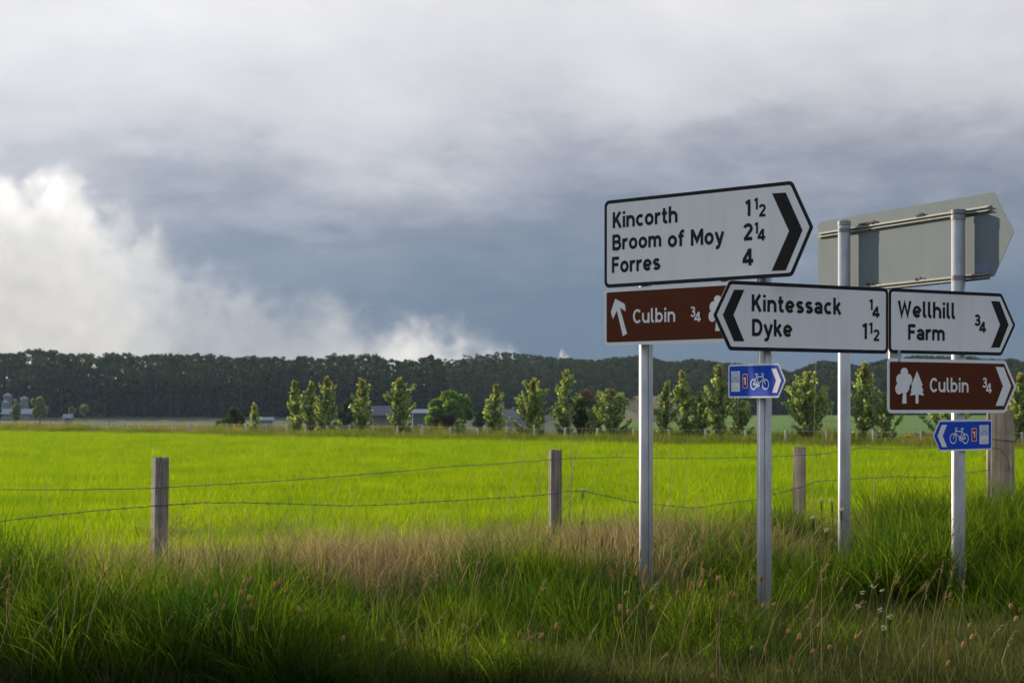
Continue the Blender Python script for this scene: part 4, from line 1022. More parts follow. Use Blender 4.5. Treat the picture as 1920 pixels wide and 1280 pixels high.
# ------------------------------------------------------------------ far fence
def far_post(parent, org, px, off, hpx_top, seedv):
    e = edge_at(px, off); r_ = random.Random(seedv); lean = r_.uniform(-.05, .05); w = r_.uniform(.085, .12); H = EYE + (HZ - hpx_top) / F * e.y
    mb = MB(); mb.tube([(e.x - org.x, e.y - org.y, -.2), (e.x - org.x + lean * .5, e.y - org.y, H * .5), (e.x - org.x + lean, e.y - org.y, H)], [w / 2, w / 2, w / 2 * .92], 7); mb.obj('post', M['farpost'], parent)
    return Vector((e.x, e.y, H))
ff = empty('field_fence', (E0.x, E0.y, 0)); tag(ff, 'long fence of grey wooden posts and thin wires along the far field edge', 'fence')
fposts = [3, 26, 48, 66, 95, 122, 147, 177, 204, 233, 264, 293, 324, 355, 390, 425, 463, 500, 538, 575, 614, 656, 699, 745, 792, 844, 898, 950, 1002, 1059, 1119, 1187, 1255, 1323, 1397, 1475, 1552, 1639, 1729, 1830, 1917]
topsF = []
for i, px in enumerate(fposts):
    ty = 789 + (px / 1400) * 16.0 + random.uniform(-1.2, 1.2); topsF.append(far_post(ff, E0, px, 1.9, ty, 300 + i))
for z in (0.04, 0.30, 0.58):
    mb = MB(); mb.tube([(p.x - E0.x, p.y - E0.y - .06, p.z - z) for p in topsF], 0.0045, 4); mb.obj('wire', M['farwire'], ff)
fb = empty('garden_fence', (E0.x, E0.y, 0)); tag(fb, 'sparser row of wooden posts just behind the far field fence', 'fence')
topsB = [far_post(fb, E0, px, 4.2, 790 + (px / 1400) * 14.5, 400 + i) for i, px in enumerate([225, 298, 370, 440, 513, 589, 667, 759, 858, 964, 1072, 1485, 1652])]
mb = MB(); mb.tube([(p.x - E0.x, p.y - E0.y, p.z - .06) for p in topsB], 0.0045, 4); mb.obj('wire', M['farwire'], fb)

# ------------------------------------------------------------------ trees
def leaf_cloud(cent, size, r, flat=0.0, aspect=0.6):
    """one diamond per centre"""
    n = len(cent); u = r.normal(size=(n, 3)); u /= np.linalg.norm(u, axis=1)[:, None]; w = r.normal(size=(n, 3)); w[:, 2] *= (1 - flat)
    w -= (w * u).sum(1)[:, None] * u; w /= np.linalg.norm(w, axis=1)[:, None]; s = (size * r.uniform(.6, 1.3, n))[:, None]
    V = np.stack([cent + u * s, cent + w * s * aspect, cent - u * s, cent - w * s * aspect], 1).reshape(-1, 3); Fq = np.arange(4 * n).reshape(-1, 4); return V, Fq
def young_tree(px, top, width, label, off=2.9, seed=0, dens=1.0, dark=False, sparse=False, name='young_tree', base_px=None):
    e = edge_at(px, off); r = np.random.default_rng(seed + 900); H = EYE + (HZ - top) / F * e.y; W = width * 1.12 / F * e.y
    root = empty(name, (e.x, e.y, 0)); tag(root, label, 'tree', 'young trees behind the far fence')
    mb = MB(); ln = r.normal(0, .04); mb.tube([(0, 0, -.1), (ln * .4, 0, H * .4), (ln, 0, H * .75), (ln * 1.2, 0, H * .97)], [.035, .028, .016, .006], 6)
    cents = []; tips = []; nb = int(34 + 14 * H)
    for i in range(nb):
        t = r.uniform(.0, .97) ** 1.25; z = H * t; a = r.uniform(0, 6.283)
        prof = min(1.0, (1 - t) * 1.30 + .05) * min(1.0, .60 + t * 2.2); L_ = W * .50 * prof * r.uniform(.35, 1.30); up = (L_ * r.uniform(.5, 1.6) + .10) * min(1.0, .25 + t * 3.5); L_ *= 1 + .35 * math.sin(a * 2 + seed) * math.cos(t * 7 + seed)
        s0 = Vector((ln * t, 0, z * .92)); s1 = s0 + Vector((math.cos(a) * L_, math.sin(a) * L_, up))
        if s1.z > H: s1.z = H
        mb.tube([s0, s0.lerp(s1, .5) - Vector((0, 0, .02)), s1], [.010, .007, .003], 4, cap=False)
        m_ = int((18 + 56 * L_ / .5) * dens)
        tt = r.uniform(.15, 1.05, m_); base = np.array(s0)[None] + (np.array(s1) - np.array(s0))[None] * tt[:, None]
        cc = base + r.normal(0, .040, (m_, 3)); (tips if t > .80 and not dark else cents).append(cc)
    mb.obj('trunk', M['bark'], root)
    cents = np.concatenate(cents); tp = np.concatenate(tips) if tips else np.zeros((0, 3))
    V, Fq = leaf_cloud(np.concatenate([cents, tp]), .066, r, aspect=.7); mi = np.zeros(len(Fq), dtype=np.int32); mi[len(cents):] = (r.uniform(size=len(tp)) < .55)
    link('crown', fast_mesh('crown', V, Fq, [M['l_youngd'] if dark else M['l_young'], M['l_tip']], mi), root)
YT = [(553, 706, 30, 'slim young tree at the left end of the leafy row behind the far fence', 1, 1, 0), (582, 710, 34, 'young tree second from the left in the row, its crown touching the taller one', 2, 1, 0), (613, 697, 46, 'tall full young tree, third from the left in the row behind the far fence', 3, 1.2, 0),
      (680, 703, 42, 'pointed young tree standing alone left of the low grey shed roof', 4, 1.1, 0), (751, 700, 50, 'cone-shaped young tree between the low shed and the round green tree', 5, 1.1, 0), (927, 714, 36, 'narrow young tree just left of the pale house gables', 6, 1.1, 0),
      (998, 702, 64, 'broad young tree just right of the pale house gables', 7, 1.2, 0), (1060, 684, 50, 'tall thin-leaved young tree in front of the dark bushy one', 8, .75, 0), (1092, 742, 44, 'dark bushy young tree left of the brown bush', 9, 1.3, 1), (1150, 722, 60, 'young tree just left of the first sign post from the left', 10, .9, 0), (1117, 757, 34, 'small light young tree between the dark bushy one and the first sign post', 11, .8, 0),
      (1247, 709, 38, 'young tree just right of the first sign post, before the house roof', 12, 1.1, 0), (1282, 684, 40, 'tallest slender young tree between the first and second sign posts', 13, 1.2, 0), (1312, 728, 36, 'shorter young tree right of the tallest slender one', 14, 1.1, 0), (1350, 676, 52, 'tall young tree directly left of the sunlit blue cycle sign', 15, 1.1, 0),
      (1392, 748, 44, 'low young tree directly under the sunlit blue cycle sign', 16, 1.0, 0), (1512, 690, 78, 'widest young tree, between the sunlit blue cycle sign and the farthest-back post', 17, 1.1, 0), (1620, 670, 54, 'tall young tree just right of the farthest-back sign post', 18, 1.0, 0), (1662, 733, 70, 'spreading young tree left of the brown tree-symbol sign', 19, .9, 0),
      (1782, 770, 92, 'low young tree behind the shaded blue cycle sign', 20, 1.0, 0), (1912, 688, 56, 'young tree at the right edge beside the thick post', 21, 1.1, 0), (477, 756, 24, 'thin yellowish sapling beside the round dark bush', 22, .7, 0), (863, 787, 22, 'tiny yellow-tipped sapling below the purple bush', 23, .8, 0)]
for (px, top, wd, lab, sd, dn, dk) in YT: young_tree(px, top, wd, lab, seed=sd, dens=dn, dark=bool(dk), name='sapling' if wd < 25 else 'young_tree')

def round_tree(px, top, width, Y, mat, label, seed, leafs=5200, size=.16, base=0.0, name='tree', cat='tree', trunk_h=.3, group=None, lobes=26):
    r = np.random.default_rng(seed); x0 = (px - 960) / F * Y; g0 = float(gz(x0, Y)); H = EYE + (HZ - top) / F * Y - g0; W = width / F * Y; root = empty(name, (x0, Y, g0)); tag(root, label, cat, group)
    mb = MB(); mb.tube([(0, 0, -.2), (.05 * W, 0, H * .3), (0, 0, H * .7)], [.05 * W + .03, .04 * W + .02, .02 * W], 7)
    cz = H * (trunk_h + 1) / 2; rz_ = H * (1 - trunk_h) / 2; cs = []
    for i in range(lobes):
        v = r.normal(size=3); v /= np.linalg.norm(v); q = r.uniform(.45, .80); c = np.array([v[0] * W * .5 * q, v[1] * W * .5 * q, cz + v[2] * rz_ * q]); lr = r.uniform(.22, .36) * min(W * .5, rz_ * 1.2) * 1.1
        mb.tube([(0, 0, H * .35), Vector(c) * .6 + Vector((0, 0, H * .15)), Vector(c)], [.015 * W, .010 * W, .004 * W], 4, cap=False)
        m_ = leafs // lobes; d = r.normal(size=(m_, 3)); d /= np.linalg.norm(d, axis=1)[:, None]; cs.append(c + d * (lr * r.uniform(.35, 1.05, m_) ** .6)[:, None] * np.array([1, 1, .85]))
    mb.obj('trunk', M['bark'], root); c = np.concatenate(cs); c = c[(c[:, 2] > .05) & (c[:, 2] < H)]
    V, Fq = leaf_cloud(c, size, r); link('crown', fast_mesh('crown', V, Fq, M[mat]), root)
round_tree(437, 757, 68, 126, 'l_dark', 'round dark green bush behind the fence, left of the young tree row', 1, 4200, .12, trunk_h=.05, name='bush', cat='bush')
round_tree(842, 722, 94, 175, 'l_round', 'round sunlit green tree above the purple bush', 2, 9000, .19, trunk_h=.12)
round_tree(838, 767, 62, 150, 'l_purple', 'dark purple-leaved bush in front of the round green tree', 3, 5200, .15, trunk_h=.02, name='bush', cat='bush')
round_tree(653, 744, 44, 200, 'l_dark', 'blue-green tree behind the left end of the young tree row', 4, 4600, .18, trunk_h=.05)
round_tree(901, 762, 34, 185, 'l_dark', 'small dark spreading tree left of the house gables', 5, 3000, .16, trunk_h=.3)
round_tree(1107, 719, 74, 230, 'l_brown', 'hazy brown leafed bush left of the first sign post', 6, 5200, .22, trunk_h=.05, name='bush', cat='bush')
round_tree(1530, 730, 62, 330, 'l_round', 'rounded green tree in front of the wood behind the widest young tree', 7, 4200, .32, trunk_h=.05)
round_tree(74, 737, 30, 300, 'l_willow', 'tall pale grey-green tree right of the silos', 8, 4200, .20, trunk_h=.15)
round_tree(30, 747, 24, 295, 'l_willow', 'smaller pale grey-green tree in front of the silos', 9, 3200, .19, trunk_h=.12)
round_tree(135, 761, 13, 320, 'l_willow', 'little pale tree beside the white hut', 10, 1400, .18, trunk_h=.3)
round_tree(159, 757, 20, 330, 'l_willow', 'pale-topped small tree right of the white hut', 11, 1800, .2, trunk_h=.3)
round_tree(185, 746, 24, 345, 'l_dark', 'dim small tree farthest right of the farm trees', 12, 2200, .22, trunk_h=.2)
round_tree(-4, 754, 14, 296, 'l_dark', 'dark tree cut by the left edge beside the silos', 13, 1500, .2, trunk_h=.1)
e = edge_at(1706, 4.0); round_tree(1706, 812, 30, e.y, 'l_gorse', 'low bush of bright yellow flowers left of the shaded blue sign', 14, 1500, .05, trunk_h=.02, name='gorse_bush', cat='bush')

# pine wood: one mass of trees
def pine_wood():
    r = np.random.default_rng(77); allV = []; tv = []; tf = []
    sky_px = np.array([-400, 0, 200, 330, 480, 600, 680, 740, 800, 860, 920, 1000, 1060, 1130, 1200, 1300, 1380, 1440, 1500, 1540, 1600, 1660, 1760, 1900, 2300])
    sky_y = np.array([655, 656, 658, 661, 663, 665, 661, 668, 669, 665, 661, 665, 669, 673, 669, 676, 681, 690, 690, 678, 682, 673, 666, 673, 670])
    trees = []
    for row, Y in enumerate(np.concatenate([np.arange(362, 402, 3.8), np.arange(406, 476, 4.6), np.arange(478, 640, 6.5)])):
        sp = 3.6 if Y < 476 else 4.4; n = int(2 * (0.34 * Y) / sp)
        for i in range(n):
            x = -0.34 * Y + sp * i + r.uniform(-1.4, 1.4); y = Y + r.uniform(-2.5, 2.5); px = 960 + x / y * F
            left = px < 830
            if left and Y > 452: continue
            if not left and Y < 404 + 8 * math.sin(px * .02): continue
            g = float(gz(x, y)); cap_ = EYE + (HZ - np.interp(px, sky_px, sky_y) + 9.0 * (float(vnoise(px, 3.0, 1 / 26.0, 88)) - .55) + 5.0 * (float(vnoise(px, 9.0, 1 / 70.0, 89)) - .5) - abs(r.normal(0, 3.2))) / F * y
            if left: H = min(cap_ - g, 19) - r.uniform(0, 1.0)
            else: H = min(cap_ - g, r.uniform(9.5, 13.0))
            if H < 4: continue
            trees.append((x, y, g, H, left))
    cents = []; sizes = []; under = []
    for (x, y, g, H, left) in trees:
        cw = r.uniform(1.7, 2.6); cb = H * ((r.uniform(.45, .62) if y < 378 else r.uniform(.05, .35)) if left else r.uniform(.15, .40)); nl = 11; per_l = 24
        # the crown is a stack of separate needle clumps on whorled branches
        tl = np.sort(r.uniform(0, 1, nl)); tl[-1] = 1.0; az = r.uniform(0, 6.283, nl); rad = cw * np.clip(1.05 - tl ** 2.2, .0, 1) * r.uniform(.45, 1, nl)
        lc = np.stack([x + rad * np.cos(az), y + rad * np.sin(az), g + cb + (H - cb) * tl * .96], -1); d = r.normal(size=(nl, per_l, 3)); d /= np.linalg.norm(d, axis=2)[..., None]
        d *= (r.uniform(.3, 1, (nl, per_l)) ** .5)[..., None] * np.array([1, 1, .62]) * r.uniform(.62, 1.0, (nl, 1, 1)) * (1.05 - .38 * tl)[:, None, None]
        c = (lc[:, None] + d).reshape(-1, 3); c[:, 2] = np.minimum(c[:, 2], g + H); cents.append(c); sizes.append(np.full(len(c), .26))
        # dead lower branches and scrub; their colour carries the shade under the canopy
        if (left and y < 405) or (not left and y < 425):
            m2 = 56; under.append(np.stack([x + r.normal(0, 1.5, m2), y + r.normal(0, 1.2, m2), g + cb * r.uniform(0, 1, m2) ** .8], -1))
        b = len(tv); w = r.uniform(.10, .17)
        for kz, rr in ((g - .3, w), (g + H * .9, w * .4)):
            for q in range(4): tv.append((x + rr * math.cos(q * 1.571), y + rr * math.sin(q * 1.571), kz))
        tf += [(b + q, b + (q + 1) % 4, b + 4 + (q + 1) % 4, b + 4 + q) for q in range(4)]
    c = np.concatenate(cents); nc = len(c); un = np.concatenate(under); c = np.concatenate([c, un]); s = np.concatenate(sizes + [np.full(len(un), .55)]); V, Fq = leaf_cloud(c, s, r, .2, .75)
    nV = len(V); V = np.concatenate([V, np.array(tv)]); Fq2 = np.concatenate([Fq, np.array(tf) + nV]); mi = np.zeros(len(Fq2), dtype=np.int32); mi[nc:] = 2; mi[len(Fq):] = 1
    o = link('pine_wood', fast_mesh('pine_wood', V, Fq2, [M['l_pine'], M['pinebark'], M['deadtwig_shade']], mi)); tag(o, 'dark pine wood stretching along the whole horizon', 'wood', kind='stuff')
    print('pine trees', len(trees), 'faces', len(Fq2))
pine_wood()

# ------------------------------------------------------------------ buildings beyond the field
M['slate'] = plain('slate_roof', (0.075, 0.085, 0.10), 0.6, 0, .25, 4); M['tin'] = plain('pale_tin_roof', (0.20, 0.23, 0.26), 0.5, 0, .2, 2)
M['harl'] = plain('pale_harled_wall', (0.62, 0.60, 0.55), 0.9, 0, .12, 6); M['stone'] = plain('tan_stone_wall', (0.40, 0.33, 0.24), 0.9, 0, .3, 6)
M['pantile'] = plain('orange_tan_roof', (0.36, 0.22, 0.13), 0.8, 0, .25, 5); M['glass'] = plain('window_glass', (0.03, 0.035, 0.045), 0.1)
M['silo'] = plain('galvanised_silo', (0.17, 0.21, 0.25), 0.5, .3, .15, 2); M['wallstone'] = plain('grey_wall_stone', (0.20, 0.20, 0.20), .9, 0, .5, 5)
M['orange'] = plain('orange_board', (0.45, 0.22, 0.08), 0.7)
def gable_house(px, Y, L_, W, eave, ridge, rz, wallm, roofm, label, windows=(), chim=True, name='house', cat='house'):
    x0 = (px - 960) / F * Y; g0 = float(gz(x0, Y)); root = empty(name, (x0, Y, g0), rz); tag(root, label, cat)
    eave = EYE + (HZ - eave) / F * Y - g0; ridge = EYE + (HZ - ridge) / F * Y - g0      # given as photograph rows
    mb = MB(); hw = W / 2; hl = L_ / 2
    v = [(-hl, -hw, -.1), (hl, -hw, -.1), (hl, hw, -.1), (-hl, hw, -.1), (-hl, -hw, eave), (hl, -hw, eave), (hl, hw, eave), (-hl, hw, eave), (-hl, 0, ridge), (hl, 0, ridge)]
    mb.add(v, [(0, 1, 5, 4), (2, 3, 7, 6), (1, 2, 6, 9, 5), (3, 0, 4, 8, 7)]); mb.obj('wall', M[wallm], root)
    rf = MB(); ov = .25; sl = (ridge - eave) / hw
    for s in (-1, 1):
        e0 = (s * (hw + ov), eave - sl * ov + .06); t = .12
        v = [(-hl - ov, e0[0], e0[1]), (hl + ov, e0[0], e0[1]), (hl + ov, 0, ridge + .06), (-hl - ov, 0, ridge + .06)]
        v2 = [(a, b, c + t) for a, b, c in v]; rf.add(v + v2, [(0, 1, 2, 3), (7, 6, 5, 4), (0, 4, 5, 1), (1, 5, 6, 2), (3, 7, 4, 0), (2, 6, 7, 3)])
    ro = rf.obj('roof', M[roofm], root)
    if chim:
        for s in (-1, 1):
            mb = MB(); mb.box((s * (hl - .3), 0, ridge + .45), (.5, .7, .9)); mb.box((s * (hl - .3), 0, ridge + .95), (.6, .8, .1)); mb.box((s * (hl - .3), 0, ridge + 1.12), (.2, .2, .25)); mb.obj('chimney', M['stone'], ro)
    for (face, u_, z, w, hh_, mt) in windows:   # face: 'f' long front (-y), 'e' right end, 'w' left end
        mb = MB(); fr = MB()
        c = {'f': (u_, -hw - .01, z), 'e': (hl + .01, u_, z), 'w': (-hl - .01, u_, z)}[face]; d = (w, .04, hh_) if face == 'f' else (.04, w, hh_); d2 = (w + .16, .03, hh_ + .16) if face == 'f' else (.03, w + .16, hh_ + .16)
        fr.box(c, d2); wo = fr.obj('window', M['harl'], root); cc = (c[0] + (.02 if face == 'e' else -.02 if face == 'w' else 0), c[1] - (.02 if face == 'f' else 0), c[2]); mb.box(cc, d); mb.obj('pane', M[mt], wo)
    return root
gable_house(941, 195, 6, 3.0, 790, 770, R(62), 'harl', 'slate', 'pale house showing a white gable between two young trees', [('w', 0, 1.2, .6, .8, 'glass')], False)
gable_house(966, 180, 6, 3.0, 790, 772, R(55), 'stone', 'slate', 'house with a tan stone gable just right of the white gable', [('w', .2, 1.3, .6, .7, 'glass')], True)
gable_house(957, 150, 2.6, 2.2, 806, 788, R(6), 'harl', 'slate', 'low shed with a blue-grey roof in front of the house gables', [('f', .4, .7, .4, .5, 'glass')], False, 'shed', 'shed')
gable_house(1222, 330, 8.2, 5.4, 765, 744, R(40), 'stone', 'pantile', 'house with an orange tan roof behind the first sign post', [('f', -1.4, 1.5, .7, .9, 'glass'), ('f', 1.6, 1.5, .7, .9, 'glass'), ('w', .3, 2.6, 1.1, .7, 'orange')], False)
gable_house(722, 240, 3.2, 3.4, 778, 763, R(4), 'slate', 'slate', 'low grey-roofed shed between two pointed young trees', [('f', -1, .9, .6, .6, 'glass'), ('f', 1, .9, .6, .6, 'glass')], False, 'shed', 'shed')
gable_house(788, 260, 2.2, 3, 775, 769, R(4), 'slate', 'tin', 'low shed with a pale roof edge left of the round green tree', [('f', 0, .9, .5, .5, 'glass')], False, 'shed', 'shed')
gable_house(128, 300, 1.2, 1.2, 783, 778, R(5), 'tin', 'tin', 'small pale hut standing among the farm trees', [('f', 0, 1.0, .4, .4, 'glass')], False, 'hut', 'hut')
gable_house(32, 338, 5.5, 3, 776, 768, R(3), 'silo', 'tin', 'long grey farm shed below the silos', [('f', -2, .2, .5, .3, 'glass'), ('f', 2, .2, .5, .3, 'glass')], False, 'farm_shed', 'shed')
gable_house(498, 260, 2.0, 1.4, 788, 784, R(5), 'tin', 'tin', 'low pale hut roof right of the round dark bush', [('f', 0, .9, .4, .3, 'glass')], False, 'hut', 'hut')
def silo(px, Y, dia, top, eave, label):
    x0 = (px - 960) / F * Y; g0 = float(gz(x0, Y)); root = empty('silo', (x0, Y, g0)); tag(root, label, 'silo', 'farm silos'); H = EYE + (HZ - top) / F * Y - g0; He = EYE + (HZ - eave) / F * Y - g0; r = dia / 2
    mb = MB(); n = 18; pts = []; zz = np.arange(0, He, .35)
    for i, z in enumerate(zz): pts.append((z, r * (1.0 if i % 2 else 1.012)))
    lathe(mb, (0, 0, 0), (0, 0, 1), [(-.1, r)] + pts + [(He, r)], n); mb.obj('wall', M['silo'], root, smooth=True)
    mb = MB(); lathe(mb, (0, 0, 0), (0, 0, 1), [(He - .02, r * 1.05), (He + (H - He) * .8, r * .22), (H - .1, r * .15), (H, .02)], n); mb.obj('roof', M['tin'], root)
    mb = MB()
    for s in (-.18, .18): mb.tube([(s, -r - .06, 0), (s, -r - .06, He)], .03, 4)
    for z in np.arange(.3, He, .5): mb.tube([(-.18, -r - .06, z), (.18, -r - .06, z)], .02, 4)
    mb.obj('ladder', M['rail'], root)
silo(14.5, 350, 1.75, 736, 741, 'tallest grey silo at the left edge'); silo(10, 343, 1.35, 750, 754, 'shortest grey silo in front of the tallest one'); silo(46, 349, 1.65, 742, 747, 'grey silo standing apart on the right of the other two')

# field walls beyond the fence: each stone its own piece
def stone_wall(px0, px1, off, hgt, label, seed):
    a = edge_at(px0, off); b = edge_at(px1, off); d = b - a; L_ = d.length; root = empty('stone_wall', (a.x, a.y, float(gz((a.x + b.x) / 2, (a.y + b.y) / 2)) - .05), math.atan2(d.y, d.x)); tag(root, label, 'wall'); r_ = random.Random(seed); z = 0.0
    while z < hgt:
        hz_ = r_.uniform(.12, .18); x = r_.uniform(-.2, 0)
        while x < L_:
            w = r_.uniform(.22, .42); mb = MB(); c = (x + w / 2, r_.uniform(-.03, .03), z + hz_ / 2); mb.box(c, (w - .02, .34 + r_.uniform(-.05, .05), hz_ - .012), 0, r_.uniform(-.06, .06))
            mb.v = [(p[0] + r_.uniform(-.02, .02), p[1] + r_.uniform(-.02, .02), p[2] + r_.uniform(-.015, .015)) for p in mb.v]; mb.obj('stone', M['wallstone'], root); x += w
        z += hz_
stone_wall(1446, 1490, 6.0, .42, 'short grey stone wall left of the widest young tree base', 3)
stone_wall(1548, 1576, 6.0, .50, 'short grey stone wall just left of the farthest-back post', 4)
stone_wall(1728, 1790, 5.0, .62, 'dark stone wall behind the shaded blue cycle sign', 5)

# parked cars glimpsed beyond the margin
M['tyre'] = plain('tyre_rubber', (0.015, 0.015, 0.015), .9)
def car(px, off, col, label, L_=3.9, rz=0.1, flip=1):
    e = edge_at(px, off); root = empty('parked_car', (e.x, e.y, float(gz(e.x, e.y))), math.atan2(ED.y, ED.x) + rz); tag(root, label, 'car', 'cars parked beyond the far fence'); pm = plain('car_paint', col, .25)
    prof = [(-.5, .35), (-.5, .72), (-.46, .82), (-.30, .90), (-.16, 1.36), (.02, 1.45), (.24, 1.42), (.40, 1.02), (.49, .92), (.5, .35)]
    mb = MB(); mb.prism([(p[0] * L_, p[1]) for p in prof][::-1], -.82, .82); mb.obj('body', pm, root)
    for s in (-1, 1):
        mb = MB(); q = [(-.25, .94), (-.145, 1.33), (.02, 1.40), (.22, 1.37), (.36, 1.0)]; mb.add([(p[0] * L_, s * .826, p[1]) for p in q], [(0, 1, 2, 3, 4)]); mb.obj('side_window', M['glass'], root)
        for xx in (-.32, .31):
            mb = MB(); lathe(mb, (xx * L_, s * .74, .31), (0, s, 0), [(-.1, .31), (.1, .31), (.1, .20)], 14); wo = mb.obj('wheel', M['tyre'], root); mb = MB(); lathe(mb, (xx * L_, s * .74, .31), (0, s, 0), [(.06, .20), (.095, .17), (.10, .01)], 12); mb.obj('rim', M['silo'], wo)
    for nm, x1, z1, x2, z2 in (('windscreen', -.305, .91, -.165, 1.35), ('rear_window', .405, 1.03, .25, 1.40)):
        o_ = -.015 if nm == 'windscreen' else .015
        mb = MB(); mb.add([(x1 * L_ + o_, -.7, z1), (x1 * L_ + o_, .7, z1), (x2 * L_ + o_, .62, z2), (x2 * L_ + o_, -.62, z2)], [(0, 1, 2, 3)]); mb.obj(nm, M['glass'], root)
    for s in (-.6, .6):
        mb = MB(); mb.box((-.5 * L_ - .01, s, .66), (.04, .28, .12)); mb.obj('headlight', M['white'], root); mb = MB(); mb.box((.5 * L_ + .01, s, .74), (.04, .2, .16)); mb.obj('tail_light', M['red'], root)
car(1632, 19, (0.70, 0.71, 0.72), 'white parked car half hidden by grass right of the farthest-back post', rz=.2)
car(1652, 20, (0.42, 0.55, 0.10), 'lime green parked car beside the white one', rz=.35)
car(1684, 21, (0.32, 0.40, 0.50), 'pale blue-grey parked car left of the yellow bush', rz=.1)
car(1606, 21, (0.20, 0.07, 0.06), 'dark red parked car left of the white one', rz=.3)
car(952, 20, (0.62, 0.64, 0.68), 'pale car parked in front of the house gables', rz=.3)
car(926, 21, (0.02, 0.02, 0.025), 'black car parked left of the house gables', rz=.5)

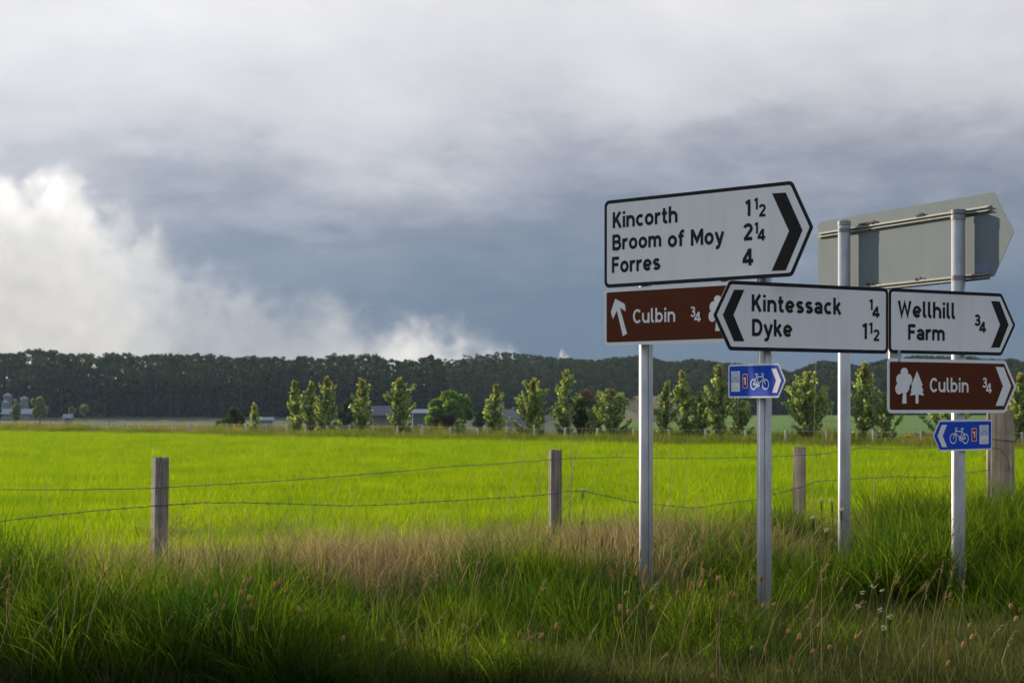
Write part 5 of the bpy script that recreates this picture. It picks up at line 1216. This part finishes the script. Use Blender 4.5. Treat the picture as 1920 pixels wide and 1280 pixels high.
# ------------------------------------------------------------------ smoke from the burning moor behind the wood
def smoke(name, px0, px1, Y, depth, prof, ztop, label, dens, cs, col=(0.955, 0.960, 0.970), dpts=None):
    """closed domain; density lives in a noisy bank whose top follows prof (px, row)"""
    x0 = (px0 - 960) / F * Y; x1 = (px1 - 960) / F * Y; mb = MB(); mb.box(((x1 - x0) / 2, 0, ztop / 2), (x1 - x0, depth, ztop)); o = mb.obj(name, None, loc=(x0, Y, 0)); me = o.data; me.materials.clear()
    m, nt, N, L, out = new_mat(name + '_volume'); me.materials.append(m); tag(o, label, 'smoke', kind='stuff')
    tc = N.new('ShaderNodeTexCoord'); sep = N.new('ShaderNodeSeparateXYZ'); L.new(tc.outputs['Object'], sep.inputs[0])
    def mt(op, a, b=None, c=None, clamp=False):
        n = N.new('ShaderNodeMath'); n.operation = op; n.use_clamp = clamp
        for i, v in enumerate((a, b, c)):
            if v is None: continue
            if isinstance(v, (int, float)): n.inputs[i].default_value = v
            else: L.new(v, n.inputs[i])
        return n.outputs[0]
    def nz(scale, detail, rough_, off):
        mp = N.new('ShaderNodeMapping'); mp.inputs['Location'].default_value = off; L.new(tc.outputs['Object'], mp.inputs['Vector'])
        n = N.new('ShaderNodeTexNoise'); n.inputs['Scale'].default_value = scale; n.inputs['Detail'].default_value = detail; n.inputs['Roughness'].default_value = rough_; n.inputs['Distortion'].default_value = .4; L.new(mp.outputs[0], n.inputs['Vector']); return n.outputs[0]
    big = nz(1 / (cs * 4), 2, .5, (3, 9, 1)); mid = nz(1 / (cs * 1.6), 6, .60, (7, 2, 5))
    xn = mt('DIVIDE', sep.outputs['X'], x1 - x0); xw = mt('ADD', xn, mt('MULTIPLY', mt('SUBTRACT', big, .5), .05))
    rp = N.new('ShaderNodeValToRGB'); L.new(xw, rp.inputs[0]); el = rp.color_ramp.elements; rp.color_ramp.interpolation = 'LINEAR'
    pts = [((p - px0) / (px1 - px0), (EYE + (HZ - y_) / F * Y) / ztop) for p, y_ in prof]
    el[0].position = pts[0][0]; el[0].color = (pts[0][1],) * 3 + (1,); el[1].position = pts[-1][0]; el[1].color = (pts[-1][1],) * 3 + (1,)
    for a, b in pts[1:-1]: q = el.new(a); q.color = (b, b, b, 1)
    topz = mt('MULTIPLY', rp.outputs[0], ztop)
    # depth below the ragged top, in units of the clump size
    below = mt('DIVIDE', mt('SUBTRACT', topz, sep.outputs['Z']), cs * 1.15)
    below = mt('ADD', below, mt('MULTIPLY', mt('SUBTRACT', mid, .5), 5.5)); below = mt('ADD', below, mt('MULTIPLY', mt('SUBTRACT', big, .5), 4.0))
    fr = mt('DIVIDE', mt('ABSOLUTE', sep.outputs['Y']), depth * .5); below = mt('SUBTRACT', below, mt('MULTIPLY', mt('POWER', fr, 4.0), 3.0))
    ss = N.new('ShaderNodeMapRange'); ss.interpolation_type = 'SMOOTHSTEP'; ss.inputs['From Min'].default_value = -.1; ss.inputs['From Max'].default_value = 2.6; L.new(below, ss.inputs['Value'])
    body = mt('MULTIPLY', ss.outputs[0], mt('MAXIMUM', mt('MULTIPLY', mt('SUBTRACT', mid, .16), 2.2), .20))
    dn = mt('MULTIPLY', body, dens)
    if dpts:
        r2 = N.new('ShaderNodeValToRGB'); L.new(xw, r2.inputs[0]); q2 = r2.color_ramp.elements; dp = [((p - px0) / (px1 - px0), v / 1.4) for p, v in dpts]
        q2[0].position = dp[0][0]; q2[0].color = (dp[0][1],) * 3 + (1,); q2[1].position = dp[-1][0]; q2[1].color = (dp[-1][1],) * 3 + (1,)
        for a, b in dp[1:-1]: q = q2.new(a); q.color = (b, b, b, 1)
        dn = mt('MULTIPLY', dn, mt('MULTIPLY', r2.outputs[0], 1.4))
    pv = N.new('ShaderNodeVolumePrincipled'); pv.inputs['Color'].default_value = (*col, 1); pv.inputs['Anisotropy'].default_value = .3; L.new(dn, pv.inputs['Density']); L.new(pv.outputs[0], out.inputs['Volume'])
    try: m.cycles.volume_step_rate = 0.22
    except Exception: pass
    return o
smoke('smoke', -420, 985, 800, 46, [(-420, 270), (-200, 290), (0, 325), (60, 335), (110, 310), (155, 318), (180, 372), (240, 385), (300, 410), (325, 470), (400, 492), (470, 500), (500, 535), (560, 545), (635, 535), (660, 565), (710, 592), (740, 580), (775, 575), (800, 592), (860, 606), (880, 622), (920, 628), (965, 645), (985, 690)], 122,
      'broad bank of pale smoke drifting left from behind the wood', .060, 7.0, dpts=[(-420, 1.2), (110, 1.05), (190, .70), (260, .34), (340, .15), (560, .13), (680, .26), (750, .55), (840, .55), (985, .45)])
smoke('smoke_puff', 1030, 1085, 820, 8, [(1030, 720), (1044, 680), (1052, 652), (1062, 656), (1070, 668), (1085, 720)], 34, 'tiny separate wisp of smoke above the wood, right of the main bank', .12, 1.6)

# ------------------------------------------------------------------ air
def make_haze():
    mb = MB(); mb.box((0, 720, 61), (2420, 1600, 130)); o = mb.obj('haze', None); me = o.data; me.materials.clear()
    m, nt, N, L, out = new_mat('haze_air'); me.materials.append(m)
    pv = N.new('ShaderNodeVolumePrincipled'); pv.inputs['Color'].default_value = (0.50, 0.74, 1.0, 1); pv.inputs['Density'].default_value = 0.00009; pv.inputs['Anisotropy'].default_value = 0.3
    L.new(pv.outputs[0], out.inputs['Volume']); tag(o, 'thin blue evening haze over the land', 'haze', kind='stuff')
make_haze()
